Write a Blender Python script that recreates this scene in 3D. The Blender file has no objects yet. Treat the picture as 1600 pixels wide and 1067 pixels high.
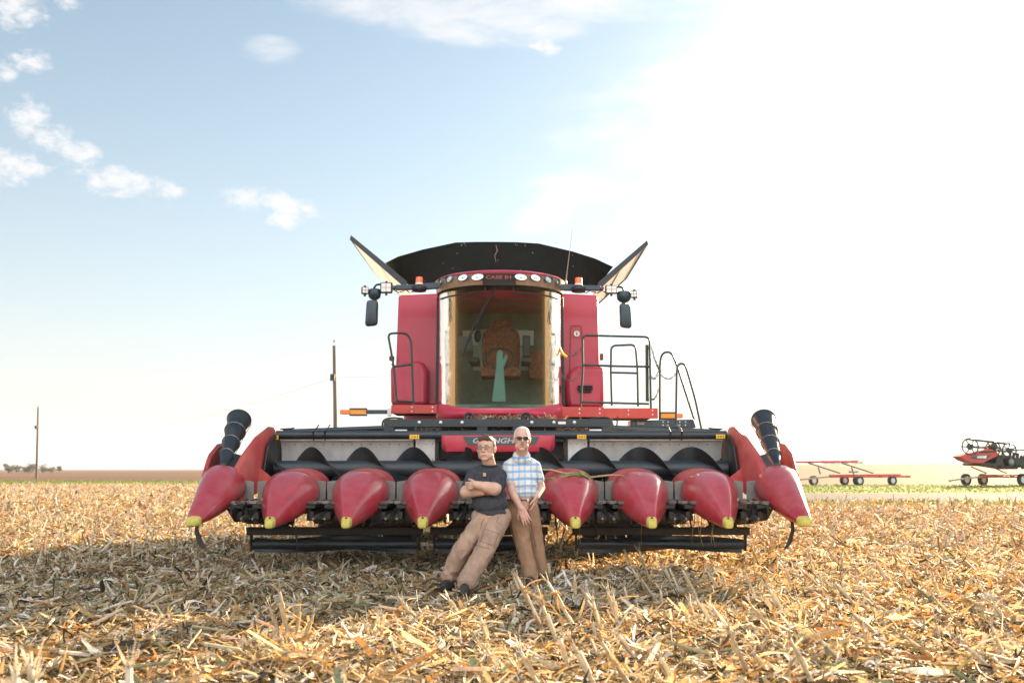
import bpy, bmesh, math, random
import numpy as np
from mathutils import Vector, Matrix, Euler, noise as mnoise

S = bpy.context.scene
C = S.collection
R = math.radians
random.seed(7)
rng = np.random.default_rng(11)

# ------------------------------------------------------------------ camera
F, CH = 1556.0, 1.15                       # focal length in px of a 1600 px wide frame, eye height
PITCH = math.atan((733 - 533.5) / F)
cam = bpy.data.cameras.new('camera'); cam_o = bpy.data.objects.new('camera', cam); C.objects.link(cam_o)
cam_o.location = (0, 0, CH); cam_o.rotation_euler = (R(90) + PITCH, 0, 0)
cam.sensor_width = 36; cam.lens = 36 * F / 1600
cam.clip_start = .05; cam.clip_end = 6000
cam.dof.use_dof = True; cam.dof.focus_distance = 10.2; cam.dof.aperture_fstop = 2.6
S.camera = cam_o
S.view_settings.view_transform = 'Standard'; S.view_settings.look = 'None'
S.view_settings.gamma = 1; S.view_settings.use_curve_mapping = False
S.view_settings.exposure = EXPO = 2.5
S.render.engine = 'CYCLES'
S.cycles.use_denoising = True
S.cycles.max_bounces = 7; S.cycles.transparent_max_bounces = 12

def P(px, py, Y):
    """point at world depth Y seen at pixel (px, py) of the 1600 x 1067 photograph"""
    u, v = (px - 800) / F, (533.5 - py) / F
    y = math.cos(PITCH) - v * math.sin(PITCH); z = math.sin(PITCH) + v * math.cos(PITCH)
    return Vector((u * Y / y, Y, CH + z * Y / y))
def DIR(px, py):
    v = P(px, py, 1.0) - Vector((0, 0, CH)); return v.normalized()

# ------------------------------------------------------------------ sky and sun
SUN_AZ, SUN_EL = R(33), R(17)              # to the right of the view direction (+Y)
W = bpy.data.worlds.new('World'); S.world = W; W.use_nodes = True
nt = W.node_tree; N = nt.nodes; L = nt.links
bg = N['Background']
sky = N.new('ShaderNodeTexSky'); sky.sky_type = 'NISHITA'; sky.sun_disc = False
sky.sun_elevation = SUN_EL; sky.sun_rotation = SUN_AZ
sky.air_density = 1.0; sky.dust_density = .35; sky.ozone_density = 1.5
def wmath(op, a, b=None, c=None, clamp=False):
    n = N.new('ShaderNodeMath'); n.operation = op; n.use_clamp = clamp
    for k, v in enumerate((a, b, c)):
        if v is None: continue
        if isinstance(v, (int, float)): n.inputs[k].default_value = v
        else: L.new(v, n.inputs[k])
    return n.outputs[0]
tc = N.new('ShaderNodeTexCoord')
def cloud_noise(scale, detail, rough, sc=(1, 1, 2.2)):
    m = N.new('ShaderNodeMapping'); m.inputs['Scale'].default_value = sc
    L.new(tc.outputs['Generated'], m.inputs[0])
    n = N.new('ShaderNodeTexNoise'); n.inputs['Scale'].default_value = scale
    n.inputs['Detail'].default_value = detail; n.inputs['Roughness'].default_value = rough
    n.inputs['Distortion'].default_value = .25
    L.new(m.outputs[0], n.inputs['Vector']); return n.outputs['Fac']
fine = cloud_noise(52, 8, .68, (1, 1, 1.7))
wisp = cloud_noise(9, 7, .6, (1, 1, 3.2))
def blob(px, py, rx, ry, tilt=0.0):
    """soft mask around one direction; rx, ry are radii in photograph pixels"""
    d = DIR(px, py)
    right = Vector((1, 0, 0)); right = (right - d * right.dot(d)).normalized(); up = right.cross(d)
    a = right * math.cos(tilt) + up * math.sin(tilt); b = up * math.cos(tilt) - right * math.sin(tilt)
    outs = []
    for ax, r in ((a, rx), (b, ry)):
        dp = N.new('ShaderNodeVectorMath'); dp.operation = 'DOT_PRODUCT'
        L.new(tc.outputs['Generated'], dp.inputs[0]); dp.inputs[1].default_value = ax
        q = wmath('MULTIPLY', dp.outputs['Value'], F / r); outs.append(wmath('MULTIPLY', q, q))
    s = wmath('ADD', outs[0], outs[1])
    return wmath('SUBTRACT', 1.0, s, clamp=True)
def total(lst):
    s = lst[0]
    for q in lst[1:]: s = wmath('MAXIMUM', s, q)
    return s
puffs = total([blob(30, 8, 48, 52), blob(48, 97, 38, 20), blob(8, 110, 24, 18), blob(45, 185, 36, 40), blob(80, 215, 40, 30),
               blob(20, 262, 75, 34), blob(125, 240, 42, 26, -.5), blob(190, 285, 90, 30, -.1), blob(268, 300, 34, 16),
               blob(425, 318, 95, 28, -.2), blob(445, 345, 40, 20), blob(852, 72, 34, 20), blob(105, 8, 26, 14)])
streak = total([blob(600, 15, 170, 44, -.08), blob(740, 32, 200, 52), blob(930, 4, 260, 34), blob(420, 78, 60, 26),
                blob(900, 290, 130, 40, .2), blob(860, 325, 80, 40, .5), blob(1130, 170, 330, 130, .15),
                blob(1480, 120, 300, 70)])
def edge(mask, noise, lo, hi):
    v = wmath('ADD', wmath('MULTIPLY', mask, .34), noise)
    m = N.new('ShaderNodeMapRange'); m.interpolation_type = 'SMOOTHSTEP'
    m.inputs['From Min'].default_value = lo; m.inputs['From Max'].default_value = hi
    L.new(v, m.inputs['Value']); 
    g = wmath('MULTIPLY', mask, 2.5, clamp=True)
    return wmath('MULTIPLY', m.outputs['Result'], g)
cf = wmath('MAXIMUM', wmath('MULTIPLY', edge(puffs, fine, .60, .92), .85), wmath('MULTIPLY', edge(streak, wisp, .54, .96), .8))
mul = N.new('ShaderNodeMixRGB'); mul.blend_type = 'MULTIPLY'; mul.inputs[0].default_value = 1; mul.inputs[2].default_value = (.62, .645, .57, 1)
L.new(sky.outputs[0], mul.inputs[1])
lift = N.new('ShaderNodeMixRGB'); lift.blend_type = 'MIX'; lift.inputs[0].default_value = .2   # thin high veil over the whole sky
sx = N.new('ShaderNodeSeparateXYZ'); L.new(tc.outputs['Generated'], sx.inputs[0])
hz = wmath('POWER', wmath('SUBTRACT', 1.0, wmath('ABSOLUTE', sx.outputs['Z']), clamp=True), 4.5)   # paler air towards the horizon
L.new(wmath('ADD', wmath('MULTIPLY', hz, .89), .11), lift.inputs[0])
L.new(mul.outputs[0], lift.inputs[1]); lift.inputs[2].default_value = (2.62, 2.56, 2.70, 1)
mixc = N.new('ShaderNodeMixRGB'); L.new(cf, mixc.inputs[0]); L.new(lift.outputs[0], mixc.inputs[1])
mixc.inputs[2].default_value = (3.3, 3.25, 3.25, 1)
# invented fill: bright clouds added behind the camera to lift the shaded fronts
fill_noise = cloud_noise(3.2, 5, .55)
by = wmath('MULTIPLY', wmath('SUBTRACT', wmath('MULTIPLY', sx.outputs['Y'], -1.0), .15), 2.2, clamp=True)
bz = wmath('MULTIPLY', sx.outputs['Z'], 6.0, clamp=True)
bf = wmath('MULTIPLY', wmath('MULTIPLY', by, bz), wmath('MULTIPLY', wmath('SUBTRACT', fill_noise, .30), 3.2, clamp=True))
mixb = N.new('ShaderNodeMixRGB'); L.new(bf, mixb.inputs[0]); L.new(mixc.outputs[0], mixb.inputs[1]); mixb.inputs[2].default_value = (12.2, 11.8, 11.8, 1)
# bright air around the sun
sdir = Vector((math.sin(SUN_AZ) * math.cos(SUN_EL), math.cos(SUN_AZ) * math.cos(SUN_EL), math.sin(SUN_EL)))
dps = N.new('ShaderNodeVectorMath'); dps.operation = 'DOT_PRODUCT'; L.new(tc.outputs['Generated'], dps.inputs[0]); dps.inputs[1].default_value = sdir
au_ = wmath('ADD', wmath('POWER', wmath('MAXIMUM', dps.outputs['Value'], 0.0), 60.0), wmath('MULTIPLY', wmath('POWER', wmath('MAXIMUM', dps.outputs['Value'], 0.0), 9.0), .03))
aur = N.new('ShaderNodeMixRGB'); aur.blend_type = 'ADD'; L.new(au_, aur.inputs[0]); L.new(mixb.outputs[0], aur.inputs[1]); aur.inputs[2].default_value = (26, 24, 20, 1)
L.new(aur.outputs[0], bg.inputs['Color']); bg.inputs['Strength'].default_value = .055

sun = bpy.data.lights.new('sun', 'SUN'); sun.energy = 5.0; sun.angle = R(.6); sun.color = (1.0, .73, .44)
sun_o = bpy.data.objects.new('sun', sun); C.objects.link(sun_o)
sd = Vector((math.sin(SUN_AZ) * math.cos(SUN_EL), math.cos(SUN_AZ) * math.cos(SUN_EL), math.sin(SUN_EL)))
sun_o.rotation_euler = sd.to_track_quat('Z', 'Y').to_euler(); sun_o.location = sd * 60

# ------------------------------------------------------------------ helpers
def tag(o, label=None, cat=None, group=None, kind=None):
    if label: o['label'] = label
    if cat: o['category'] = cat
    if group: o['group'] = group
    if kind: o['kind'] = kind
    return o
def empty(name, loc=(0, 0, 0), label=None, cat=None, group=None):
    o = bpy.data.objects.new(name, None); C.objects.link(o); o.location = loc; o.empty_display_size = .2
    return tag(o, label, cat, group)
def worigin(o):
    v = Vector((0, 0, 0))
    while o is not None: v += Vector(o.location); o = o.parent
    return v
def link_mesh(name, me, m, parent=None, world=True):
    o = bpy.data.objects.new(name, me); C.objects.link(o)
    if m is not None: me.materials.append(m)
    if parent is not None:
        o.parent = parent
        if world:
            me.transform(Matrix.Translation(-worigin(parent)))
    return o
def copy_tree(o, parent=None):
    c = o.copy(); C.objects.link(c); c.parent = parent
    for ch in list(o.children): copy_tree(ch, c)
    return c
class MB:
    def __init__(s): s.v = []; s.f = []
    def add(s, vs, fs, M=None):
        n = len(s.v)
        s.v += [tuple(M @ Vector(q)) if M is not None else tuple(q) for q in vs]
        s.f += [[n + i for i in f] for f in fs]; return s
    def box(s, a, b, M=None):
        (x0, y0, z0), (x1, y1, z1) = a, b
        x0, x1 = sorted((x0, x1)); y0, y1 = sorted((y0, y1)); z0, z1 = sorted((z0, z1))
        vs = [(x0, y0, z0), (x1, y0, z0), (x1, y1, z0), (x0, y1, z0), (x0, y0, z1), (x1, y0, z1), (x1, y1, z1), (x0, y1, z1)]
        return s.add(vs, [(0, 3, 2, 1), (4, 5, 6, 7), (0, 1, 5, 4), (1, 2, 6, 5), (2, 3, 7, 6), (3, 0, 4, 7)], M)
    def bar(s, a, b, w, h):
        """box along a->b, w wide (sideways), h tall"""
        a, b = Vector(a), Vector(b); d = b - a
        q = d.to_track_quat('Y', 'Z').to_matrix().to_4x4(); q.translation = a
        return s.box((-w / 2, 0, -h / 2), (w / 2, d.length, h / 2), q)
    def tube(s, pts, r, n=8, cap=True, closed=False):
        pts = [Vector(p) for p in pts]; m = len(pts)
        rs = r if isinstance(r, (list, tuple)) else [r] * m
        up = Vector((0, 0, 1)); rings = []; prev = None
        for i, p in enumerate(pts):
            if closed: t = pts[(i + 1) % m] - pts[i - 1]
            else: t = pts[min(i + 1, m - 1)] - pts[max(i - 1, 0)]
            t = t.normalized() if t.length > 1e-9 else Vector((0, 0, 1))
            if prev is None:
                a = t.cross(up if abs(t.z) < .9 else Vector((1, 0, 0))).normalized()
            else:
                a = prev - t * prev.dot(t)
                a = a.normalized() if a.length > 1e-6 else t.cross(up).normalized()
            prev = a; b = t.cross(a)
            rings.append([tuple(p + (a * math.cos(2 * math.pi * k / n) + b * math.sin(2 * math.pi * k / n)) * rs[i]) for k in range(n)])
        vs = [q for g in rings for q in g]; fs = []
        for i in range(m - 1 + (1 if closed else 0)):
            j = (i + 1) % m
            for k in range(n):
                fs.append((i * n + k, i * n + (k + 1) % n, j * n + (k + 1) % n, j * n + k))
        if cap and not closed:
            fs.append(tuple(range(n))[::-1]); fs.append(tuple((m - 1) * n + k for k in range(n)))
        return s.add(vs, fs)
    def loft(s, rings, cap=True, closed_ring=True):
        n = len(rings[0]); vs = [tuple(q) for g in rings for q in g]; fs = []
        kk = n if closed_ring else n - 1
        for i in range(len(rings) - 1):
            for k in range(kk):
                fs.append((i * n + k, i * n + (k + 1) % n, (i + 1) * n + (k + 1) % n, (i + 1) * n + k))
        if cap and closed_ring:
            fs.append(tuple(range(n))[::-1]); fs.append(tuple((len(rings) - 1) * n + k for k in range(n)))
        return s.add(vs, fs)
    def lathe(s, prof, M=None, n=24, cap=True):
        """prof: (r, z) pairs about local Z"""
        rings = [[Vector((r * math.cos(2 * math.pi * k / n), r * math.sin(2 * math.pi * k / n), z)) for k in range(n)] for r, z in prof]
        if M is not None: rings = [[M @ q for q in g] for g in rings]
        return s.loft(rings, cap)
    def prism(s, poly, off):
        """polygon (list of 3D points) extruded by vector off"""
        off = Vector(off); a = [Vector(p) for p in poly]; n = len(a)
        vs = a + [p + off for p in a]
        fs = [tuple(range(n))[::-1], tuple(n + i for i in range(n))] + [(i, (i + 1) % n, n + (i + 1) % n, n + i) for i in range(n)]
        return s.add(vs, fs)
    def ball(s, c, r, n=14, m=9, M=None):
        r = r if isinstance(r, (tuple, list)) else (r, r, r); vs = []; fs = []
        for i in range(m + 1):
            th = math.pi * i / m
            for k in range(n):
                ph = 2 * math.pi * k / n
                vs.append((r[0] * math.sin(th) * math.cos(ph), r[1] * math.sin(th) * math.sin(ph), r[2] * math.cos(th)))
        for i in range(m):
            for k in range(n):
                fs.append((i * n + k, (i + 1) * n + k, (i + 1) * n + (k + 1) % n, i * n + (k + 1) % n))
        T = Matrix.Translation(Vector(c))
        return s.add(vs, fs, T if M is None else M @ T)
    def capsule(s, a, ra, b, rb, n=14):
        """closed tapered capsule with round ends"""
        a, b = Vector(a), Vector(b); d = b - a; Ln = d.length; t = d / Ln if Ln > 1e-9 else Vector((0, 0, 1))
        pts, rr = [], []
        for k in range(4):
            q = math.pi / 2 * (1 - k / 4); pts.append(a - t * ra * math.sin(q)); rr.append(max(ra * math.cos(q), ra * .04))
        pts.append(a); rr.append(ra); pts.append(b); rr.append(rb)
        for k in range(1, 5):
            q = math.pi / 2 * k / 4; pts.append(b + t * rb * math.sin(q)); rr.append(max(rb * math.cos(q), rb * .04))
        x = t.cross(Vector((0, 0, 1)) if abs(t.z) < .9 else Vector((1, 0, 0))).normalized(); y = t.cross(x)
        return s.loft([[p + (x * math.cos(2 * math.pi * k / n) + y * math.sin(2 * math.pi * k / n)) * r for k in range(n)] for p, r in zip(pts, rr)])
    def mesh(s, name):
        me = bpy.data.meshes.new(name); me.from_pydata(s.v, [], s.f); me.validate()
        bm = bmesh.new(); bm.from_mesh(me); bmesh.ops.recalc_face_normals(bm, faces=bm.faces); bm.to_mesh(me); bm.free()
        return me
    def build(s, name, m, parent=None, smooth=35, bevel=0, world=True, solid=0):
        me = s.mesh(name)
        o = link_mesh(name, me, m, parent, world)
        if smooth:
            me.polygons.foreach_set('use_smooth', [True] * len(me.polygons))
            me.set_sharp_from_angle(angle=R(smooth))
        if solid:
            md = o.modifiers.new('solid', 'SOLIDIFY'); md.thickness = solid; md.offset = 0
        if bevel:
            md = o.modifiers.new('bevel', 'BEVEL'); md.width = bevel; md.segments = 2; md.limit_method = 'ANGLE'; md.angle_limit = R(40)
            md.harden_normals = False
        return o

def rounded(pts, r, n=5):
    """polyline with its inner corners rounded"""
    pts = [Vector(p) for p in pts]; out = [pts[0]]
    for i in range(1, len(pts) - 1):
        a, b, c = pts[i - 1], pts[i], pts[i + 1]
        ra = min(r, (a - b).length * .48); rc = min(r, (c - b).length * .48)
        p0 = b + (a - b).normalized() * ra; p1 = b + (c - b).normalized() * rc
        for k in range(n + 1):
            t = k / n; out.append(p0 * (1 - t) ** 2 + b * 2 * t * (1 - t) + p1 * t ** 2)
    out.append(pts[-1]); return out
def superring(cx, y, hw, zt, zb, n=28, e=2.4, skew=.5):
    """closed ring in the XZ plane; widest line at skew between zb and zt"""
    zm = zb + (zt - zb) * skew; g = []
    for k in range(n):
        a = 2 * math.pi * k / n; c, s_ = math.cos(a), math.sin(a)
        x = math.copysign(abs(c) ** (2 / e), c) * hw
        z = zm + (math.copysign(abs(s_) ** (2 / e), s_)) * ((zt - zm) if s_ > 0 else (zm - zb))
        g.append(Vector((cx + x, y, z)))
    return g

# ------------------------------------------------------------------ materials
def sstep(x): x = np.clip(x, 0, 1); return x * x * (3 - 2 * x)
def mat(name, col, rough=.5, metal=0, var=.15, vscale=6, bump=0, bscale=60, dirt=0, dirt_col=(.30, .21, .12), coat=0,
        spec=.5, stretch=(1, 1, 1), trans=0, emit=0, dscale=3.0):
    m = bpy.data.materials.new(name); m.use_nodes = True; t = m.node_tree; n = t.nodes; l = t.links
    b = n['Principled BSDF']; b.inputs['Roughness'].default_value = rough; b.inputs['Metallic'].default_value = metal
    b.inputs['Specular IOR Level'].default_value = spec; b.inputs['Coat Weight'].default_value = coat; b.inputs['Coat Roughness'].default_value = .15
    co = n.new('ShaderNodeTexCoord'); mp = n.new('ShaderNodeMapping'); mp.inputs['Scale'].default_value = stretch
    l.new(co.outputs['Object'], mp.inputs[0])
    ns = n.new('ShaderNodeTexNoise'); ns.inputs['Scale'].default_value = vscale; ns.inputs['Detail'].default_value = 5
    l.new(mp.outputs[0], ns.inputs['Vector'])
    rp = n.new('ShaderNodeValToRGB'); l.new(ns.outputs['Fac'], rp.inputs[0])
    rp.color_ramp.elements[0].position = .3; rp.color_ramp.elements[1].position = .7
    rp.color_ramp.elements[0].color = (*[c * (1 - var) for c in col], 1)
    rp.color_ramp.elements[1].color = (*[min(1, c * (1 + var)) for c in col], 1)
    out = rp.outputs[0]
    if dirt:
        n2 = n.new('ShaderNodeTexNoise'); n2.inputs['Scale'].default_value = dscale; n2.inputs['Detail'].default_value = 9
        n2.inputs['Roughness'].default_value = .72; l.new(co.outputs['Object'], n2.inputs['Vector'])
        r2 = n.new('ShaderNodeMapRange'); r2.inputs['From Min'].default_value = .42; r2.inputs['From Max'].default_value = .78
        r2.inputs['To Max'].default_value = dirt; l.new(n2.outputs['Fac'], r2.inputs['Value'])
        mx = n.new('ShaderNodeMixRGB'); l.new(r2.outputs[0], mx.inputs[0]); l.new(out, mx.inputs[1]); mx.inputs[2].default_value = (*dirt_col, 1)
        out = mx.outputs[0]
        ra = n.new('ShaderNodeMapRange'); ra.inputs['From Min'].default_value = .3; ra.inputs['From Max'].default_value = .8
        ra.inputs['To Min'].default_value = rough * .85; ra.inputs['To Max'].default_value = min(1, rough + .3)
        l.new(n2.outputs['Fac'], ra.inputs['Value']); l.new(ra.outputs[0], b.inputs['Roughness'])
    l.new(out, b.inputs['Base Color'])
    if bump:
        n3 = n.new('ShaderNodeTexNoise'); n3.inputs['Scale'].default_value = bscale; n3.inputs['Detail'].default_value = 4
        l.new(mp.outputs[0], n3.inputs['Vector'])
        bp = n.new('ShaderNodeBump'); bp.inputs['Strength'].default_value = bump; bp.inputs['Distance'].default_value = .01
        l.new(n3.outputs['Fac'], bp.inputs['Height']); l.new(bp.outputs[0], b.inputs['Normal'])
    if trans: b.inputs['Transmission Weight'].default_value = trans
    if emit:
        b.inputs['Emission Color'].default_value = (*col, 1); b.inputs['Emission Strength'].default_value = emit
    return m
M = {}
M['red'] = mat('red_paint', (.43, .020, .055), .36, var=.07, vscale=2, dirt=.12, dirt_col=(.42, .20, .18), coat=.35, dscale=2.2)
M['red_frame'] = mat('red_frame_paint', (.46, .04, .035), .45, var=.1, vscale=5, dirt=.3, dirt_col=(.36, .2, .13))
M['snout'] = mat('snout_red_plastic', (.38, .020, .034), .30, var=.14, vscale=9, bump=.06, bscale=260, dirt=.38, dirt_col=(.46, .24, .22), dscale=4, coat=.75)
M['snout_faded'] = mat('faded_red_plastic', (.44, .06, .06), .5, var=.14, vscale=6, dirt=.4, dirt_col=(.45, .24, .17))
M['yellow'] = mat('worn_yellow_plastic', (.52, .46, .09), .45, var=.25, vscale=25, dirt=.6, dirt_col=(.32, .28, .12), dscale=25)
M['dark'] = mat('dark_blue_grey_paint', (.014, .026, .036), .36, var=.25, vscale=5, dirt=.3, dirt_col=(.09, .085, .07))
M['black'] = mat('black_steel', (.009, .012, .015), .38, var=.3, vscale=8, dirt=.3, dirt_col=(.07, .055, .035))
M['grime'] = mat('dusty_black_steel', (.010, .012, .012), .55, var=.3, vscale=14, dirt=.4, dirt_col=(.09, .065, .035), dscale=12)
M['tank'] = mat('black_tank_plastic', (.005, .011, .011), .7, spec=.25, var=.3, vscale=4, dirt=.15, dirt_col=(.05, .035, .02), dscale=5)
M['flap'] = mat('pale_translucent_flap', (.72, .71, .67), .6, var=.08, vscale=5)
_t = M['flap'].node_tree; _tl = _t.nodes.new('ShaderNodeBsdfTranslucent'); _tl.inputs[0].default_value = (.80, .80, .80, 1); _mx = _t.nodes.new('ShaderNodeMixShader'); _mx.inputs[0].default_value = .5
_t.links.new(_t.nodes['Principled BSDF'].outputs[0], _mx.inputs[1]); _t.links.new(_tl.outputs[0], _mx.inputs[2]); _t.links.new(_mx.outputs[0], _t.nodes['Material Output'].inputs[0])
M['silver'] = mat('galvanised_sheet', (.62, .63, .62), .42, metal=.25, var=.12, vscale=9, stretch=(1, 1, .4), dirt=.25, dirt_col=(.28, .27, .25), dscale=4)
M['grey'] = mat('grey_poly', (.19, .21, .20), .55, var=.15, vscale=14, dirt=.3)
M['rubber'] = mat('black_rubber', (.014, .016, .018), .75, var=.3, vscale=9, bump=.2, dirt=.5, dirt_col=(.12, .09, .06))
M['rail'] = mat('green_black_rail', (.012, .035, .030), .35, var=.2, vscale=12)
M['amber'] = mat('amber_plastic', (.85, .30, .03), .3, var=.1, vscale=30)
M['orange'] = mat('orange_lens', (.90, .16, .015), .2, var=.08, vscale=40, coat=.5)
M['chrome'] = mat('lamp_reflector', (.80, .80, .80), .18, metal=1, var=.1, vscale=60)
M['lens'] = mat('lamp_lens', (.75, .75, .73), .08, var=.05, vscale=20, spec=.8, coat=1)
M['bezel'] = mat('tan_lamp_bezel', (.36, .27, .21), .3, metal=.5, var=.15, vscale=20)
M['white'] = mat('white_sticker', (.75, .75, .73), .5, var=.05)
M['bolt'] = mat('zinc_bolt', (.50, .55, .60), .3, metal=.8, var=.1)
M['chain'] = mat('chain_steel', (.20, .19, .17), .45, metal=.7, var=.3, vscale=40)
M['seat'] = mat('rust_brown_seat_fabric', (.20, .065, .040), .85, var=.4, vscale=22, bump=.4, bscale=120)
M['pane'] = mat('pale_grey_green_pane', (.34, .42, .37), .3, var=.1)
M['teal'] = mat('grey_teal_plastic', (.10, .20, .185), .45, var=.08)
M['mirror'] = mat('dark_mirror_shell', (.016, .040, .055), .3, var=.15)
M['letter'] = mat('silver_lettering', (.38, .42, .43), .4, metal=.3, var=.05)
M['decal'] = mat('slate_decal', (.035, .06, .075), .4, var=.1)
M['led'] = mat('led_lens', (.75, .72, .68), .2, var=.05, coat=1)

def glass_mat():
    m = bpy.data.materials.new('tinted_cab_glass'); m.use_nodes = True; t = m.node_tree; n = t.nodes; l = t.links
    n.remove(n['Principled BSDF']); o = n['Material Output']
    tr = n.new('ShaderNodeBsdfTransparent'); tr.inputs[0].default_value = (.74, .86, .79, 1)
    gl = n.new('ShaderNodeBsdfGlossy'); gl.inputs['Roughness'].default_value = .015; gl.inputs[0].default_value = (1, .98, .93, 1)
    lw = n.new('ShaderNodeFresnel'); lw.inputs['IOR'].default_value = 1.45
    co = n.new('ShaderNodeTexCoord'); mp = n.new('ShaderNodeMapping'); mp.inputs['Scale'].default_value = (1, 1, .16)
    ns = n.new('ShaderNodeTexNoise'); ns.inputs['Scale'].default_value = 30; ns.inputs['Detail'].default_value = 4
    l.new(co.outputs['Object'], mp.inputs[0]); l.new(mp.outputs[0], ns.inputs['Vector'])
    bp = n.new('ShaderNodeBump'); bp.inputs['Strength'].default_value = .16; bp.inputs['Distance'].default_value = .02
    l.new(ns.outputs['Fac'], bp.inputs['Height']); l.new(bp.outputs[0], gl.inputs['Normal'])
    mx = n.new('ShaderNodeMixShader'); l.new(lw.outputs[0], mx.inputs[0]); l.new(tr.outputs[0], mx.inputs[1]); l.new(gl.outputs[0], mx.inputs[2])
    l.new(mx.outputs[0], o.inputs[0]); return m
M['glass'] = glass_mat()

def residue_mat(name, ramp, trans=.3, attr='rnd'):
    """dry leaf material: colour picked per piece from its own random attribute"""
    m = bpy.data.materials.new(name); m.use_nodes = True; t = m.node_tree; n = t.nodes; l = t.links
    b = n['Principled BSDF']; b.inputs['Roughness'].default_value = .62; b.inputs['Specular IOR Level'].default_value = .22
    a = n.new('ShaderNodeAttribute'); a.attribute_name = attr
    r = n.new('ShaderNodeValToRGB'); l.new(a.outputs['Fac'], r.inputs[0])
    el = r.color_ramp.elements
    while len(el) > 1: el.remove(el[-1])
    el[0].position = ramp[0][0]; el[0].color = (*ramp[0][1], 1)
    for p, c in ramp[1:]:
        e = el.new(p); e.color = (*c, 1)
    co = n.new('ShaderNodeTexCoord'); ns = n.new('ShaderNodeTexNoise'); ns.inputs['Scale'].default_value = 45; ns.inputs['Detail'].default_value = 3
    l.new(co.outputs['Object'], ns.inputs['Vector'])
    mr = n.new('ShaderNodeMapRange'); mr.inputs['From Min'].default_value = .3; mr.inputs['From Max'].default_value = .7
    mr.inputs['To Min'].default_value = .72; mr.inputs['To Max'].default_value = 1.2; l.new(ns.outputs['Fac'], mr.inputs['Value'])
    mu = n.new('ShaderNodeVectorMath'); mu.operation = 'SCALE'; l.new(r.outputs[0], mu.inputs[0]); l.new(mr.outputs[0], mu.inputs['Scale'])
    l.new(mu.outputs[0], b.inputs['Base Color'])
    tl = n.new('ShaderNodeBsdfTranslucent')
    tm = n.new('ShaderNodeMixRGB'); tm.blend_type = 'MULTIPLY'; tm.inputs[0].default_value = 1; tm.inputs[2].default_value = (1.35, 1.02, .62, 1)
    l.new(mu.outputs[0], tm.inputs[1]); l.new(tm.outputs[0], tl.inputs[0])
    mx = n.new('ShaderNodeMixShader'); mx.inputs[0].default_value = trans
    l.new(b.outputs[0], mx.inputs[1]); l.new(tl.outputs[0], mx.inputs[2]); l.new(mx.outputs[0], n['Material Output'].inputs[0])
    return m
STRAW = [(0, (.020, .022, .018)), (.14, (.07, .062, .04)), (.28, (.30, .21, .10)), (.44, (.42, .31, .15)), (.56, (.50, .43, .27)),
         (.68, (.62, .58, .45)), (.76, (.18, .23, .13)), (.83, (.48, .21, .06)), (.89, (.72, .70, .62)), (1, (.80, .79, .74))]
M['residue'] = residue_mat('dry_corn_residue', STRAW, .26)
M['stalk'] = residue_mat('dry_corn_stalk', [(0, (.36, .29, .19)), (.5, (.52, .46, .34)), (1, (.64, .60, .50))], .12)
M['sheath'] = residue_mat('dry_leaf_sheath', [(0, (.42, .28, .13)), (.5, (.54, .42, .24)), (1, (.60, .53, .38))], .22)
# ------------------------------------------------------------------ terrain
def gmix(x): return sstep((np.asarray(x, float) + 22) / 30)      # 0 left of the machine, 1 right of it
BL, BR = (72, 76, 83, 105), (31, 35.5, 48.5, 73)
def bound(i, x): g = gmix(x); return BL[i] * (1 - g) + BR[i] * g
def terrain(x, y):
    x = np.asarray(x, float); y = np.asarray(y, float)
    fade = 1 - sstep((y - 28) / 25)
    z = (.028 * np.sin(x * 1.9 + y * .6) * np.sin(y * 1.3 - x * .35) + .02 * np.sin(x * 4.1 - y * 2.2 + 1) + .012 * np.sin(x * 7.3 + y * 5.1)) * fade
    z = z * (1 - .0 * x)
    top = .45 + 2.9 * sstep((x + 60) / 230) + 1.9 * sstep((x - 120) / 200)
    far = sstep((y - 110) / 420)
    z = z + top * far + .35 * np.sin(x * .011 + 1) * far
    return z
def tz(x, y): return float(terrain(x, y))
xs = np.concatenate([-np.geomspace(16, 1600, 46)[::-1], np.arange(-15.6, 15.61, .3), np.geomspace(16, 1600, 46)])
def sheet(name, rowf, m, kind='structure', label=None):
    """grid whose rows follow rowf(x) -> list of y for each row"""
    Y = np.array(rowf(xs)); X = np.tile(xs, (Y.shape[0], 1)); Z = terrain(X, Y)
    me = bpy.data.meshes.new(name); nr, nc = X.shape
    co = np.stack([X, Y, Z], -1).reshape(-1, 3)
    i = np.arange(nr - 1)[:, None] * nc + np.arange(nc - 1)[None, :]
    q = np.stack([i, i + 1, i + nc + 1, i + nc], -1).reshape(-1, 4)
    fill_mesh(me, co, q, True)
    o = bpy.data.objects.new(name, me); C.objects.link(o); me.materials.append(m); tag(o, label, None, None, kind); return o
def fill_mesh(me, co, q, smooth=False, rnd=None):
    me.vertices.add(len(co)); me.vertices.foreach_set('co', np.ascontiguousarray(co, dtype=np.float32).ravel())
    k = q.shape[1]
    me.loops.add(q.size); me.loops.foreach_set('vertex_index', np.ascontiguousarray(q, dtype=np.int32).ravel())
    me.polygons.add(len(q)); me.polygons.foreach_set('loop_start', np.arange(0, q.size, k, dtype=np.int32))
    me.polygons.foreach_set('loop_total', np.full(len(q), k, dtype=np.int32))
    if rnd is not None:
        at = me.attributes.new('rnd', 'FLOAT', 'POINT'); at.data.foreach_set('value', np.ascontiguousarray(rnd, dtype=np.float32))
    me.update(calc_edges=True)
    me.polygons.foreach_set('use_smooth', np.full(len(q), smooth, dtype=bool))

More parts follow.
